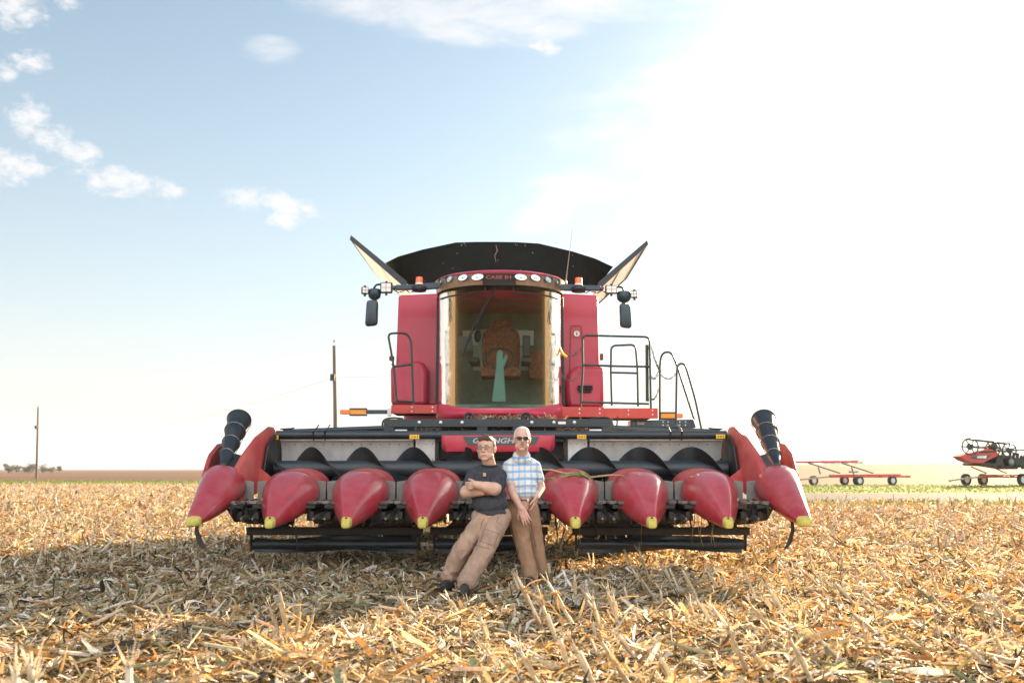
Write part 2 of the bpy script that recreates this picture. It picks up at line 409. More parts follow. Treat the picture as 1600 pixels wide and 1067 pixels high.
def ground_mat(name, stops, scale=3, fine=60, fmix=.5, stretch=(1, 1, 1), bump=.6, rough=.9):
    m = bpy.data.materials.new(name); m.use_nodes = True; t = m.node_tree; n = t.nodes; l = t.links
    b = n['Principled BSDF']; b.inputs['Roughness'].default_value = rough; b.inputs['Specular IOR Level'].default_value = .02
    co = n.new('ShaderNodeTexCoord'); mp = n.new('ShaderNodeMapping'); mp.inputs['Scale'].default_value = stretch
    l.new(co.outputs['Object'], mp.inputs[0])
    a = n.new('ShaderNodeTexNoise'); a.inputs['Scale'].default_value = scale; a.inputs['Detail'].default_value = 8; a.inputs['Roughness'].default_value = .6
    c = n.new('ShaderNodeTexNoise'); c.inputs['Scale'].default_value = fine; c.inputs['Detail'].default_value = 6; c.inputs['Roughness'].default_value = .7
    l.new(mp.outputs[0], a.inputs['Vector']); l.new(mp.outputs[0], c.inputs['Vector'])
    mx = n.new('ShaderNodeMixRGB'); mx.inputs[0].default_value = fmix; l.new(a.outputs['Fac'], mx.inputs[1]); l.new(c.outputs['Fac'], mx.inputs[2])
    r = n.new('ShaderNodeValToRGB'); l.new(mx.outputs[0], r.inputs[0]); el = r.color_ramp.elements
    el[0].position, el[0].color = stops[0][0], (*stops[0][1], 1); el[1].position, el[1].color = stops[-1][0], (*stops[-1][1], 1)
    for p, cc in stops[1:-1]:
        e = el.new(p); e.color = (*cc, 1)
    l.new(r.outputs[0], b.inputs['Base Color'])
    if bump:
        bp = n.new('ShaderNodeBump'); bp.inputs['Strength'].default_value = bump; bp.inputs['Distance'].default_value = .03
        l.new(c.outputs['Fac'], bp.inputs['Height']); l.new(bp.outputs[0], b.inputs['Normal'])
    return m
M['soil'] = ground_mat('straw_covered_soil', [(.36, (.035, .025, .016)), (.48, (.11, .075, .04)), (.56, (.26, .18, .085)), (.68, (.48, .38, .22))], 5, 26, .7)
M['road'] = ground_mat('pale_gravel', [(.3, (.075, .074, .088)), (.7, (.115, .112, .128))], 1.2, 50, .5, bump=.3)
M['verge'] = ground_mat('dark_verge_grass', [(.35, (.06, .085, .03)), (.5, (.15, .17, .06)), (.62, (.33, .26, .12))], .6, 9, .5)
M['lawn'] = ground_mat('mown_grass', [(.35, (.075, .14, .025)), (.5, (.11, .18, .04)), (.66, (.17, .19, .065))], .25, 6, .45, (.35, 1, 1))
M['farfield'] = ground_mat('far_stubble_field', [(.35, (.085, .055, .042)), (.5, (.125, .085, .066)), (.65, (.17, .12, .095))], .02, .9, .5, (.16, 1, 1), bump=0)

ny = np.concatenate([np.arange(-70, 2, 3.), np.arange(2, 26, .3)])
def rows_near(x):
    b = bound(0, x); return [np.full_like(x, y) for y in ny] + [26 + (b - 26) * t for t in np.linspace(0, 1, 24)]
def rows_between(i, j, n): return lambda x: [bound(i, x) * (1 - t) + bound(j, x) * t for t in np.linspace(0, 1, n)]
def rows_far(x):
    b = bound(3, x); return [b + (1700 - b) * t for t in np.linspace(0, 1, 60) ** 2.2]
sheet('ground', rows_near, M['soil'])
sheet('field_verge', rows_between(0, 1, 6), M['verge'])
sheet('road', rows_between(1, 2, 8), M['road'])
sheet('roadside_grass', rows_between(2, 3, 10), M['lawn'])
sheet('distant_field', rows_far, M['farfield'])

# ------------------------------------------------------------------ loose corn residue: nobody could count it
def strips(n, X, Y, Lr, Wr, zr, seg=4, pitch=.32, curl=1.0, cup=0.0):
    """n curved, twisted dry-leaf strips -> verts, quads, rnd"""
    Ln = rng.uniform(*Lr, n) ; Wd = rng.uniform(*Wr, n)
    yaw = rng.uniform(0, 2 * np.pi, n); pt = rng.normal(0, pitch, n); roll = rng.normal(0, .5, n)
    k = rng.normal(0, .95, n) * curl; tw = rng.normal(0, 1.3, n); side = rng.normal(0, 1.5, n) * curl
    t = np.linspace(-.5, .5, seg + 1)[None, :]
    lx = Ln[:, None] * t; ly = side[:, None] * Ln[:, None] * t * t * 1.1; lz = k[:, None] * Ln[:, None] * t * t
    ang = roll[:, None] + tw[:, None] * t
    taper = np.clip(1.0 - np.abs(t + rng.uniform(-.2, .35, (n, 1))) ** 2 * 2.2, .18, 1)
    w = Wd[:, None] * taper / 2
    oy, oz = np.cos(ang) * w, np.sin(ang) * w
    a = np.stack([lx, ly + oy, lz + oz], -1); b = np.stack([lx, ly - oy, lz - oz], -1)
    pts = np.stack([a, b], 2)                                   # n, seg+1, 2, 3
    cp, sp, cy, sy = np.cos(pt), np.sin(pt), np.cos(yaw), np.sin(yaw)
    x, y, z = pts[..., 0], pts[..., 1], pts[..., 2]
    e = lambda q: q[:, None, None]
    x2 = x * e(cp) - z * e(sp); z2 = x * e(sp) + z * e(cp)
    x3 = x2 * e(cy) - y * e(sy); y3 = x2 * e(sy) + y * e(cy)
    lift = rng.uniform(*zr, n)
    low = z2.reshape(n, -1).min(1)
    z3 = z2 + e(lift + terrain(X, Y)) - e(np.minimum(low, 0)) * .55
    co = np.stack([x3 + e(X), y3 + e(Y), z3], -1).reshape(-1, 3)
    m = (seg + 1) * 2
    base = np.arange(n)[:, None] * m
    i = np.arange(seg)[None, :] * 2
    q = np.stack([base + i, base + i + 1, base + i + 3, base + i + 2], -1).reshape(-1, 4)
    r = np.repeat(rng.random(n), m)
    return co, q, r
def bits(n, X, Y, Lr, Rr, zr, pitch=.2, sides=5):
    """n short pieces of broken stalk"""
    Ln = rng.uniform(*Lr, n); Rd = rng.uniform(*Rr, n); yaw = rng.uniform(0, 2 * np.pi, n); pt = rng.normal(0, pitch, n)
    t = np.array([-.5, .5])[None, :, None]; a = (np.arange(sides) / sides * 2 * np.pi)[None, None, :]
    o = np.ones((n, 2, sides))
    x = Ln[:, None, None] * t * o; y = Rd[:, None, None] * np.cos(a) * o; z = Rd[:, None, None] * np.sin(a) * o
    e = lambda q: q[:, None, None]
    x2 = x * e(np.cos(pt)) - z * e(np.sin(pt)); z2 = x * e(np.sin(pt)) + z * e(np.cos(pt))
    x3 = x2 * e(np.cos(yaw)) - y * e(np.sin(yaw)) + e(X); y3 = x2 * e(np.sin(yaw)) + y * e(np.cos(yaw)) + e(Y)
    z3 = z2 + e(rng.uniform(*zr, n) + terrain(X, Y) + np.abs(np.sin(pt)) * Ln * .4)
    co = np.stack([x3, y3, z3], -1).reshape(-1, 3)
    base = np.arange(n)[:, None] * 2 * sides; k = np.arange(sides)[None, :]; k2 = (k + 1) % sides
    q = np.stack([base + k, base + k2, base + sides + k2, base + sides + k], -1).reshape(-1, 4)
    return co, q, np.repeat(rng.random(n) * .5 + .4, 2 * sides)
def scatter(n, y0, y1, half=.62, pad=1.0):
    """n points, even over the ground between two depths, a little wider than the view"""
    Y = np.sqrt(rng.uniform(y0 * y0, y1 * y1, n)); X = rng.uniform(-1, 1, n) * (half * Y + pad)
    ok = Y < bound(0, X) - .3
    return X[ok], Y[ok]
def merge(parts):
    cs, qs, rs, o = [], [], [], 0
    for c, q, r in parts: cs.append(c); qs.append(q + o); rs.append(r); o += len(c)
    return np.concatenate(cs), np.concatenate(qs), np.concatenate(rs)
parts = []
def addstr(n, y0, y1, **k):
    X, Y = scatter(n, y0, y1)
    # patchy density: windrowed clumps
    keep = rng.random(len(X)) < .55 + .45 * np.sin(X * 1.1 + np.sin(Y * .7) * 2) * np.sin(Y * .9 + X * .3) + .25
    keep &= ~((np.abs(X + .48) < .34) & (np.abs(Y - 9.2) < .42))
    X, Y = X[keep], Y[keep]; parts.append(strips(len(X), X, Y, **k))
addstr(52000, 2.2, 12, Lr=(.06, .22), Wr=(.008, .026), zr=(0, .05), pitch=.14)
addstr(30000, 2.2, 12, Lr=(.02, .06), Wr=(.005, .014), zr=(.0, .065), seg=2, pitch=.3)
addstr(85000, 2.2, 13, Lr=(.035, .14), Wr=(.006, .020), zr=(.0, .06), pitch=.2)
addstr(4500, 2.2, 13, Lr=(.14, .36), Wr=(.025, .05), zr=(.01, .05), pitch=.12)
addstr(1100, 2.2, 13, Lr=(.12, .30), Wr=(.015, .035), zr=(.02, .06), pitch=.6)
addstr(120000, 12, 25, Lr=(.06, .24), Wr=(.012, .034), zr=(0, .07), seg=3, pitch=.2)
addstr(110000, 25, 76, Lr=(.12, .42), Wr=(.025, .06), zr=(0, .08), seg=2, pitch=.22)
X, Y = scatter(2200, 2.2, 13); parts.append(bits(len(X), X, Y, (.06, .30), (.007, .013), (.01, .08)))
X, Y = scatter(3500, 13, 26); parts.append(bits(len(X), X, Y, (.12, .4), (.009, .016), (.02, .1), pitch=.4))
co, q, r = merge(parts)
me = bpy.data.meshes.new('corn_residue'); fill_mesh(me, co, q, False, r)
o = bpy.data.objects.new('corn_residue', me); C.objects.link(o); me.materials.append(M['residue'])
tag(o, 'golden litter of dry corn leaves and husks covering the field', 'crop residue', None, 'stuff')

# short stubble butts: far past three hundred, so the many small ones are one mass
def stubs(n, y0, y1, hr, rr):
    X, Y = scatter(n, y0, y1)
    X = np.round((X + .1) / .76) * .76 - .1 + rng.normal(0, .05, len(X))
    n = len(X); h = rng.uniform(*hr, n); rd = rng.uniform(*rr, n); a1 = rng.normal(0, .28, n); a2 = rng.normal(0, .28, n)
    sides = 5; a = (np.arange(sides) / sides * 2 * np.pi)[None, None, :]; t = np.array([0, 1.])[None, :, None]
    e = lambda v: v[:, None, None]
    x = e(X) + e(rd) * np.cos(a) * (1 - .2 * t) + e(a1 * h) * t; y = e(Y) + e(rd) * np.sin(a) * (1 - .2 * t) + e(a2 * h) * t
    z = e(terrain(X, Y) - .02) + e(h) * t + t * rng.uniform(-.03, .03, (n, 1, sides)) + 0 * a
    co = np.stack([x, y, z], -1).reshape(-1, 3); base = np.arange(n)[:, None] * 2 * sides; k = np.arange(sides)[None, :]; k2 = (k + 1) % sides
    q = np.stack([base + k, base + k2, base + sides + k2, base + sides + k], -1).reshape(-1, 4)
    return co, q, np.repeat(rng.random(n), 2 * sides)
sp = [stubs(500, 5, 13, (.05, .15), (.008, .013)), stubs(1500, 13, 26, (.10, .34), (.009, .014)), stubs(5000, 26, 76, (.15, .42), (.012, .02))]
X, Y = scatter(3500, 14, 76); sl = strips(len(X), X, Y, (.15, .4), (.02, .05), (.03, .12), seg=3, pitch=.9); sp.append(sl)
co, q, r = merge(sp)
me = bpy.data.meshes.new('corn_stubble'); fill_mesh(me, co, q, False, r)
o = bpy.data.objects.new('corn_stubble', me); C.objects.link(o); me.materials.append(M['stalk'])
tag(o, 'cut corn stubble and torn leaves standing across the field', 'corn stubble', None, 'stuff')

# verge grass blades
def blades(n, i, j, name, m, lab, hr):
    X = rng.uniform(-1, 1, n) * 75; t = rng.random(n); Y = bound(i, X) * (1 - t) + bound(j, X) * t
    ok = np.abs(X) < Y * .7 + 4; X, Y = X[ok], Y[ok]
    c = strips(len(X), X, Y, hr, (.03, .07), (.0, .05), seg=2, pitch=1.1)
    me = bpy.data.meshes.new(name); fill_mesh(me, *c[:2], False, c[2]); o = bpy.data.objects.new(name, me); C.objects.link(o); me.materials.append(m)
    tag(o, lab, 'grass', None, 'stuff')
M['blade'] = residue_mat('verge_grass_blade', [(0, (.05, .09, .03)), (.6, (.14, .17, .05)), (.8, (.32, .26, .12)), (1, (.42, .32, .17))], .3)
M['blade2'] = residue_mat('mown_grass_blade', [(0, (.06, .13, .02)), (.6, (.10, .17, .035)), (.85, (.16, .17, .06)), (1, (.22, .19, .09))], .3)
blades(16000, 0, 1, 'verge_tuft', M['blade'], 'dark rough grass along the near edge of the gravel road', (.06, .24))
blades(26000, 2, 3, 'lawn_tuft', M['blade2'], 'mown yellow green grass beyond the gravel road', (.05, .16))

# ------------------------------------------------------------------ single stalks that stand out
def make_stalk(seed, h, nleaf):
    rd = random.Random(seed)
    m = MB(); pts = []; rr = []
    for k in range(7):
        t = k / 6; pts.append((math.sin(t * 2 + seed) * .012 * h, math.cos(t * 1.7 + seed) * .012 * h, h * t - .05)); rr.append(.0125 - .003 * t + (.002 if k in (2, 4) else 0))
    m.tube(pts, rr, 7)
    for k in range(5):                                            # splintered top
        a = k / 5 * 6.283 + rd.random(); L_ = rd.uniform(.03, .10); p = Vector(pts[-1])
        b = p + Vector((math.cos(a) * .008, math.sin(a) * .008, -.01))
        m.tube([b, b + Vector((math.cos(a) * L_ * .35, math.sin(a) * L_ * .35, L_))], [.004, .0008], 3)
    sh = MB()
    for k in range(nleaf):
        a = rd.uniform(0, 6.28); z0 = rd.uniform(0, h * .75); L_ = rd.uniform(.08, .20); w = rd.uniform(.010, .020); bend = rd.uniform(.2, 1.0); up = rd.uniform(-.2, .8)
        d = Vector((math.cos(a), math.sin(a), 0)); sd_ = Vector((-d.y, d.x, 0)); ring = []
        for i in range(6):
            t = i / 5; c = Vector((0, 0, z0)) + d * (.010 + L_ * t * (.35 + .6 * t)) + Vector((0, 0, L_ * (up * t - bend * t * t)))
            c.z = max(c.z, -.02); ww = w * (1 - t) ** .6 + .002; q = sd_ * math.cos(t * 2 * bend) + Vector((0, 0, 1)) * math.sin(t * 2 * bend) * .5
            ring.append([c + q * ww, c + d * .004 - Vector((0, 0, .006)), c - q * ww])
        sh.loft(ring, cap=False, closed_ring=False)
    for k in range(2):                                            # sheath hugging the stem
        z0 = h * (.05 + .42 * k); ring = []
        for i in range(4):
            t = i / 3; ring.append([Vector(((.0155 + .004 * t) * math.cos(q), (.0155 + .004 * t) * math.sin(q), z0 + h * .3 * t - .03)) for q in [rd.uniform(-.1, .1) + s_ * 1.0 + k * 2 for s_ in range(5)]])
        sh.loft(ring, cap=False, closed_ring=False)
    root = empty('corn_stalk')
    for nm, mb, mt, v in (('stem', m, M['stalk'], rd.random()), ('leaf_sheath', sh, M['sheath'], rd.random())):
        me = mb.mesh(nm); at = me.attributes.new('rnd', 'FLOAT', 'POINT'); at.data.foreach_set('value', [v] * len(me.vertices))
        ob = link_mesh(nm, me, mt, root, False)
        if nm == 'stem': me.polygons.foreach_set('use_smooth', [True] * len(me.polygons))
    return root
protos = [make_stalk(s, 1.0 * h, nl) for s, h, nl in ((1, .34, 5), (2, .42, 7), (3, .50, 4), (4, .28, 6), (5, .38, 3), (6, .22, 5))]
PH = (.34, .42, .50, .28, .38, .22); used = [False] * 6
def put_stalk(base, tip, label, group, k=None):
    v = Vector(tip) - Vector(base); Ln = v.length
    if k is None: k = min(range(6), key=lambda i: abs(PH[i] - Ln) + random.random() * .08)
    o = protos[k] if not used[k] else copy_tree(protos[k]); used[k] = True
    o.location = base; s_ = Ln / PH[k]; o.scale = (max(.8, min(s_, 1.25)),) * 2 + (s_,)
    o.rotation_euler = (v.to_track_quat('Z', 'Y') @ Euler((0, 0, random.uniform(0, 6.28))).to_quaternion()).to_euler()
    tag(o, label, 'corn stalk', group)
def gy(py): return CH * F / (py - 733)                               # depth of flat ground seen at pixel row py
LAB_F = 'pale broken corn stalk leaning left in the litter at front right'
big = [((850, 978), (802, 888)), ((862, 978), (836, 902)), ((903, 978), (850, 896)), ((900, 946), (897, 886)), ((962, 965), (946, 912)),
       ((968, 982), (956, 916)), ((991, 890), (973, 855)), ((1013, 918), (982, 881)), ((1019, 909), (995, 853)), ((1056, 916), (1031, 870)),
       ((1066, 921), (1043, 879)), ((1091, 930), (1060, 880)), ((945, 1072), (884, 984)), ((852, 1075), (804, 1000)), ((893, 1045), (868, 980)),
       ((1002, 1075), (930, 984)), ((1003, 1022), (955, 978)), ((1172, 1048), (1130, 968)), ((1241, 928), (1224, 876)), ((1302, 928), (1240, 878)),
       ((1392, 1006), (1320, 950)), ((1386, 962), (1360, 934)), ((1278, 1075), (1226, 980)), ((1492, 957), (1450, 924)), ((1592, 962), (1558, 934)),
       ((722, 962), (694, 926)), ((616, 986), (588, 950)), ((815, 935), (800, 892)), ((930, 925), (918, 893)), ((880, 1010), (842, 930)),
       ((1330, 1040), (1270, 990)), ((1465, 1020), (1400, 985)), ((1560, 1040), (1500, 1000)), ((1130, 925), (1100, 885)), ((1215, 985), (1165, 935)),
       ((770, 1000), (745, 950)), ((790, 1050), (752, 1000)), ((830, 1070), (800, 1030)), ((1060, 1060), (1020, 1010)), ((985, 945), (972, 905))]
for (bx, by), (tx, ty) in big:
    Y = gy(by); b = P(bx, by, Y); t = P(tx, ty, Y - random.uniform(-.05, .12))
    b.z = tz(b.x, b.y); put_stalk(b, t, LAB_F, 'broken stalks standing out at front right')
for bx, by, tx, ty in ((455, 1003, 432, 908), (462, 1000, 470, 930), (446, 1006, 418, 935), (470, 1006, 492, 950)):
    Y = gy(by); b = P(bx, by, Y); t = P(tx, ty, Y); b.z = tz(b.x, b.y)
    put_stalk(b, t, 'upright torn corn stalk in the leafy clump left of centre', 'stalks of the leafy clump', 1)
for px, py, Y, dx in ((28, 1025, 3.3, -.02), (45, 1012, 3.4, .06), (62, 1030, 3.2, -.1), (204, 1008, 3.2, .05), (130, 1055, 3.3, -.2), (15, 1045, 3.1, .04)):
    t = P(px, py, Y); b = t + Vector((dx - .04, .05, 0)); b.z = tz(b.x, b.y)
    put_stalk(b, t, 'blurred corn stalk tip poking up at the lower left corner', 'nearest stalks at lower left', 2)
for px, py in ((145, 862), (165, 846), (271, 845), (285, 843), (98, 842), (115, 830), (235, 838), (420, 852), (175, 882), (310, 885), (500, 888), (648, 870),
               (205, 868), (60, 870), (1180, 868), (1275, 893), (1430, 790), (1452, 785), (1585, 800), (1535, 800)):
    Y = gy(py + 14); b = P(px, py + 14, Y); b.z = tz(b.x, b.y); h = random.uniform(.2, .34)
    put_stalk(b, b + Vector((random.uniform(-.05, .05), random.uniform(-.04, .04), h)), 'thin upright corn stub standing in open field beside the machine', 'upright stubs beside the machine')
n = 0
while n < 130:
    Y = math.sqrt(random.uniform(5.6 ** 2, 13 ** 2)); X = random.uniform(-.56, .56) * Y
    if abs(X + .1) < 1.1 and 8.6 < Y < 10.8: continue
    X = round((X + .1) / .76) * .76 - .1 + random.gauss(0, .06)
    if X < 0 and Y < 9 and random.random() < .55: continue
    n += 1; h = random.uniform(.08, .2) if X < 0 else random.uniform(.12, .32); z = tz(X, Y)
    put_stalk((X, Y, z), (X - abs(random.gauss(.10, .10)) * h * 4, Y + random.gauss(0, .06), z + h), 'short tilted corn stub half buried in the leaf litter', 'short stubs in the litter')

# unharvested corn behind the photographer, mirrored in the cab glass
n_ = 9000; X = rng.uniform(-26, 26, n_); Y = -8 - 14 * rng.random(n_) ** 1.5
X = np.round(X / .38) * .38 + rng.normal(0, .05, n_)
c1 = strips(n_, X, Y, (.35, .8), (.03, .07), (.4, 2.1), seg=3, pitch=1.0)
k_ = 3000; c2 = bits(k_, rng.uniform(-26, 26, k_), -8 - 14 * rng.random(k_) ** 1.5, (2.0, 2.5), (.010, .014), (-.1, .1), pitch=.001)
v = c2[0].reshape(k_, -1, 3); ctr = v.mean(1, keepdims=True); d_ = v - ctr; ln_ = np.hypot(d_[..., 0], d_[..., 1]) * np.sign(d_[..., 0] * d_[:, :1, 0] + d_[..., 1] * d_[:, :1, 1])
th_ = (np.arange(v.shape[1]) % 5) / 5 * 2 * np.pi; v = np.stack([ctr[..., 0] + .012 * np.cos(th_)[None], ctr[..., 1] + .012 * np.sin(th_)[None], 1.15 + ln_], -1)
co, q, r = merge([c1, (v.reshape(-1, 3), c2[1], c2[2])])
me = bpy.data.meshes.new('standing_corn'); fill_mesh(me, co, q, False, r)
o = bpy.data.objects.new('standing_corn', me); C.objects.link(o); me.materials.append(M['residue'])
tag(o, 'dry standing corn mirrored in the cab windscreen', 'corn crop', None, 'stuff')
# ------------------------------------------------------------------ corn header
HX = -.13                                                          # centre line of the machine
hd = empty('corn_header', (HX, 11.5, 0), 'wide eight row corn header with red pointed snouts on the front of the combine', 'corn header')
def snout_mesh():
    prof = [(y_ * .93, a_, b_, c_) for y_, a_, b_, c_ in [(0, .034, .628, .588), (.06, .054, .668, .566), (.22, .100, .766, .562), (.42, .168, .880, .578), (.62, .228, .985, .603), (.80, .276, 1.065, .635),
            (.94, .302, 1.115, .668), (1.06, .312, 1.14, .70), (1.14, .305, 1.135, .72), (1.17, .285, 1.11, .74)]]
    rings = [superring(0, y, hw, zt, zb, 36, 2.25 if y < 1 else 2.1, .42) for y, hw, zt, zb in prof]
    # soft ridges that run from the nose towards the shoulders
    for g, (y, hw, zt, zb) in zip(rings, prof):
        for p in g:
            if p.z > zb + (zt - zb) * .42:
                u = abs(p.x) / hw; q_ = max(0, 1 - abs(y - .45) / .5); p.z += .034 * q_ * math.exp(-((u - .60) / .15) ** 2) - .016 * q_ * math.exp(-(u / .3) ** 2); p.x *= 1 - .05 * q_ * math.exp(-((u - .93) / .12) ** 2)
    return rings
srings = snout_mesh()
def inner_snout(x):
    T = Matrix.Translation(Vector((x - 0, 10.10, 0)))
    m = MB(); m.loft([[T @ p for p in g] for g in srings])
    s = m.build('snout', M['snout'], hd, 50)
    t = MB(); rings = [superring(0, y, hw, zt, zb, 20, 3.0, .45) for y, hw, zt, zb in ((-.020, .030, .616, .576), (-.016, .039, .628, .567), (.018, .047, .655, .560), (.044, .056, .679, .560), (.047, .051, .674, .566))]
    t.loft([[T @ p for p in g] for g in rings]); nt_ = t.build('nose_tip', M['yellow'], s, 50)
    b = MB(); b.lathe([(.011, 0), (.011, .006), (.006, .009)], T @ Matrix.Translation(Vector((0, .022, .667))) @ Matrix.Rotation(R(28), 4, 'X'), 10); b.build('bolt', M['black'], s)
    return s
for k in range(-3, 4): inner_snout(HX + .766 * k)
for k in range(-3, 4):                                             # humped hood behind each snout
    x = HX + .766 * k; m = MB()
    prof = [(11.08, .27, 1.10, .84), (11.3, .30, 1.155, .85), (11.6, .315, 1.165, .86), (11.9, .29, 1.13, .87), (12.1, .22, 1.04, .87), (12.2, .16, .98, .88)]
    m.loft([superring(x, y, hw, zt, zb, 24, 2.3, .3) for y, hw, zt, zb in prof]); m.build('row_hood', M['snout_faded'], hd, 50)
for k in range(-4, 5):                                             # poly deflectors at both sides of each snout
    for s_ in (-1, 1):
        if (k == -4 and s_ == -1) or (k == 4 and s_ == 1): continue
        x0 = HX + .766 * k + s_ * .27; x1 = x0 + s_ * .105
        if abs(k) == 4: x0 = HX + .766 * k + s_ * .24; x1 = x0 + s_ * .11
        m = MB(); m.prism([(x0, 11.13, .80), (x1, 11.10, .82), (x1, 11.08, 1.015), (x0, 11.12, 1.03)], (0, .012, 0)); m.build('deflector_plate', M['grey'], hd, 0, .004)
def row_unit(x):
    f = MB()
    for s_ in (-1, 1):
        f.box((x + s_ * .05, 10.72, .735), (x + s_ * .19, 12.15, .775)); f.box((x + s_ * .12, 10.9, .60), (x + s_ * .17, 12.1, .735))
        f.bar((x + s_ * .09, 10.75, .66), (x + s_ * .09, 11.9, .70), .05, .08)
    f.box((x - .19, 11.9, .58), (x + .19, 12.3, .80)); f.box((x - .15, 11.25, .545), (x + .15, 11.9, .60))
    u = f.build('row_unit', M['black'], hd, 0, .006)
    for s_ in (-1, 1):                                             # gathering chain with its lugs
        c = MB(); xc = x + s_ * .115; loop = []
        for k in range(26):
            t = k / 26; per = 2 * math.pi * t
            loop.append(Vector((xc + .05 * math.sin(per) * (1 if abs(math.sin(per)) > 0 else 0), 11.25 - .55 * math.cos(per), .80)))
        c.tube(loop, .011, 5, closed=True)
        for k in range(len(loop)):
            p = loop[k]; q = loop[(k + 1) % len(loop)]; d = (q - p).normalized(); o_ = Vector((d.y, -d.x, 0))
            if k % 2 == 0: c.bar(p, p + o_ * .055 * (1 if k % 4 else 1.25), .016, .03)
        c.build('gathering_chain', M['chain'], u, 30)
        r_ = MB(); r_.tube([(x + s_ * .06, 10.70, .63), (x + s_ * .06, 10.85, .625), (x + s_ * .06, 11.9, .66)], [.012, .045, .05], 10)
        for q in range(6):
            a = q / 6 * 6.283; r_.bar((x + s_ * .06 + math.cos(a) * .048, 10.86, .625 + math.sin(a) * .048), (x + s_ * .06 + math.cos(a) * .052, 11.88, .66 + math.sin(a) * .052), .008, .012)
        r_.build('stalk_roll', M['chain'], u, 30)
for k in range(8): row_unit(HX + .766 * (k - 3.5))

def outer(sg):
    """end divider; sg -1 at the photo's left, +1 at its right. X grows outwards from the centre line"""
    X = lambda v: HX + sg * v
    m = MB()
    # big pointed end snout, straight outer wall and sloping inner cheek
    prof = [(10.04, 3.01, 3.09, .660, .600), (10.11, 2.97, 3.125, .705, .592), (10.38, 2.91, 3.17, .85, .62), (10.65, 2.86, 3.215, .995, .665), (10.9, 2.82, 3.25, 1.12, .72), (11.08, 2.79, 3.27, 1.19, .77), (11.13, 2.80, 3.255, 1.20, .80)]
    rings = []
    for y, xi, xo, zt, zb in prof:
        w = xo - xi; h = zt - zb; g = []
        shape = [(0.02, .42), (.05, .28), (.22, .06), (.5, .0), (.80, .03), (.95, .10), (1.0, .25), (1.0, .55), (.985, .80), (.93, .92), (.80, .985), (.62, 1.0), (.40, .955), (.20, .82), (.07, .62)]
        for a, b in shape: g.append(Vector((X(xi + a * w), y, zb + b * h)))
        rings.append(g)
    m.loft(rings); s = m.build('end_snout', M['snout'], hd, 38)
    t = MB(); tr = []
    for (y, xi, xo, zt, zb) in ((10.01, 3.025, 3.075, .635, .598), (10.02, 3.0, 3.105, .650, .588), (10.085, 2.968, 3.122, .690, .582), (10.09, 2.978, 3.112, .685, .590)):
        cx = (xi + xo) / 2; tr.append(superring(X(cx), y, (xo - xi) / 2, zt, zb, 18, 3.2, .5))
    t.loft(tr); t.build('nose_tip', M['yellow'], s, 50)
    b = MB(); b.prism([(X(2.83), 10.60, .67), (X(2.83), 10.60, .73), (X(2.795), 11.10, .83), (X(2.795), 11.10, .745)], (sg * .012 + sg * -.03, 0, 0)); b.build('skid_strip', M['black'], s, 0)
    # red fairing that climbs rearwards, in two walls with the auger lying between them
    w = MB()
    inn = [(11.10, 2.83, .80, 1.13), (11.35, 2.80, .85, 1.34), (11.7, 2.765, .98, 1.55), (12.05, 2.75, 1.12, 1.66), (12.3, 2.745, 1.18, 1.665)]
    rg = []
    for y, x, zb, zt in inn:
        th = .15 - (y - 11.1) * .05
        rg.append([Vector((X(x - .01), y, zb)), Vector((X(x + .01), y, (zb + zt) / 2)), Vector((X(x + .04), y, zt - .04)), Vector((X(x + .065), y, zt)), Vector((X(x + th), y, zt - .03)), Vector((X(x + th + .02), y, zt - .16)), Vector((X(x + th + .02), y, zb))])
    w.loft(rg); w.build('inner_fairing', M['snout_faded'], hd, 40)
    w = MB(); rg = []
    for y, x, zb, zt in ((11.06, 3.285, .80, 1.14), (11.35, 3.325, .9, 1.32), (11.7, 3.34, 1.0, 1.44), (11.95, 3.345, 1.1, 1.46)):
        rg.append([Vector((X(x - .05), y, zb)), Vector((X(x - .05), y, zt - .03)), Vector((X(x - .02), y, zt)), Vector((X(x), y, zt - .05)), Vector((X(x + .005), y, zb))])
    w.loft(rg); w.build('outer_fairing', M['snout_faded'], hd, 40)
    w = MB(); w.loft([[Vector((X(2.93), y, zz)), Vector((X(3.1), y, zz - .05)), Vector((X(3.30), y, zz)), Vector((X(3.30), y, zz - .25)), Vector((X(2.93), y, zz - .25))] for y, zz in ((11.08, 1.02), (11.4, 1.10), (11.8, 1.24), (12.1, 1.36))]); w.build('auger_trough', M['black'], hd, 40)
    # little red fillet plate low at the inner side
    w = MB(); w.prism([(X(2.79), 11.45, .86), (X(2.60), 11.45, 1.05), (X(2.79), 11.6, 1.17)], (0, .02, 0)); w.build('corner_plate', M['snout_faded'], hd, 0, .004)
    # conical end auger
    a, e = Vector((X(3.075), 11.12, 1.17)), Vector((X(3.16), 12.02, 1.735)); ax = (e - a); Ln = ax.length
    q = ax.to_track_quat('Z', 'Y').to_matrix().to_4x4(); q.translation = a
    w = MB(); prof = [(.02, 0), (.042, .02)]; N_ = 4; r0 = [(.042, .075), (.062, .095), (.080, .115), (.098, .138)]; z = .05
    for i, (ra, rb) in enumerate(r0):
        zz = Ln * (i + 1) / N_ - .01; prof += [(ra, z), (rb, zz), (rb * .8, zz + .004)]; z = zz + .01
    prof += [(.140, Ln), (.148, Ln + .012), (.135, Ln + .03), (.02, Ln + .045)]
    w.lathe(prof, q, 28); au = w.build('end_auger', M['dark'], hd, 35)
    for i in range(3):                                             # flight edges between the steps
        zz = Ln * (i + 1) / N_; rr = r0[i][1] + .007
        ring = [q @ Vector((rr * math.cos(t * .2618), rr * math.sin(t * .2618), zz + .010 * math.sin(t * .2618 + 1.2))) for t in range(24)]
        f = MB(); f.tube(ring, .007, 6, closed=True); f.build('auger_flight', M['chain'], au)
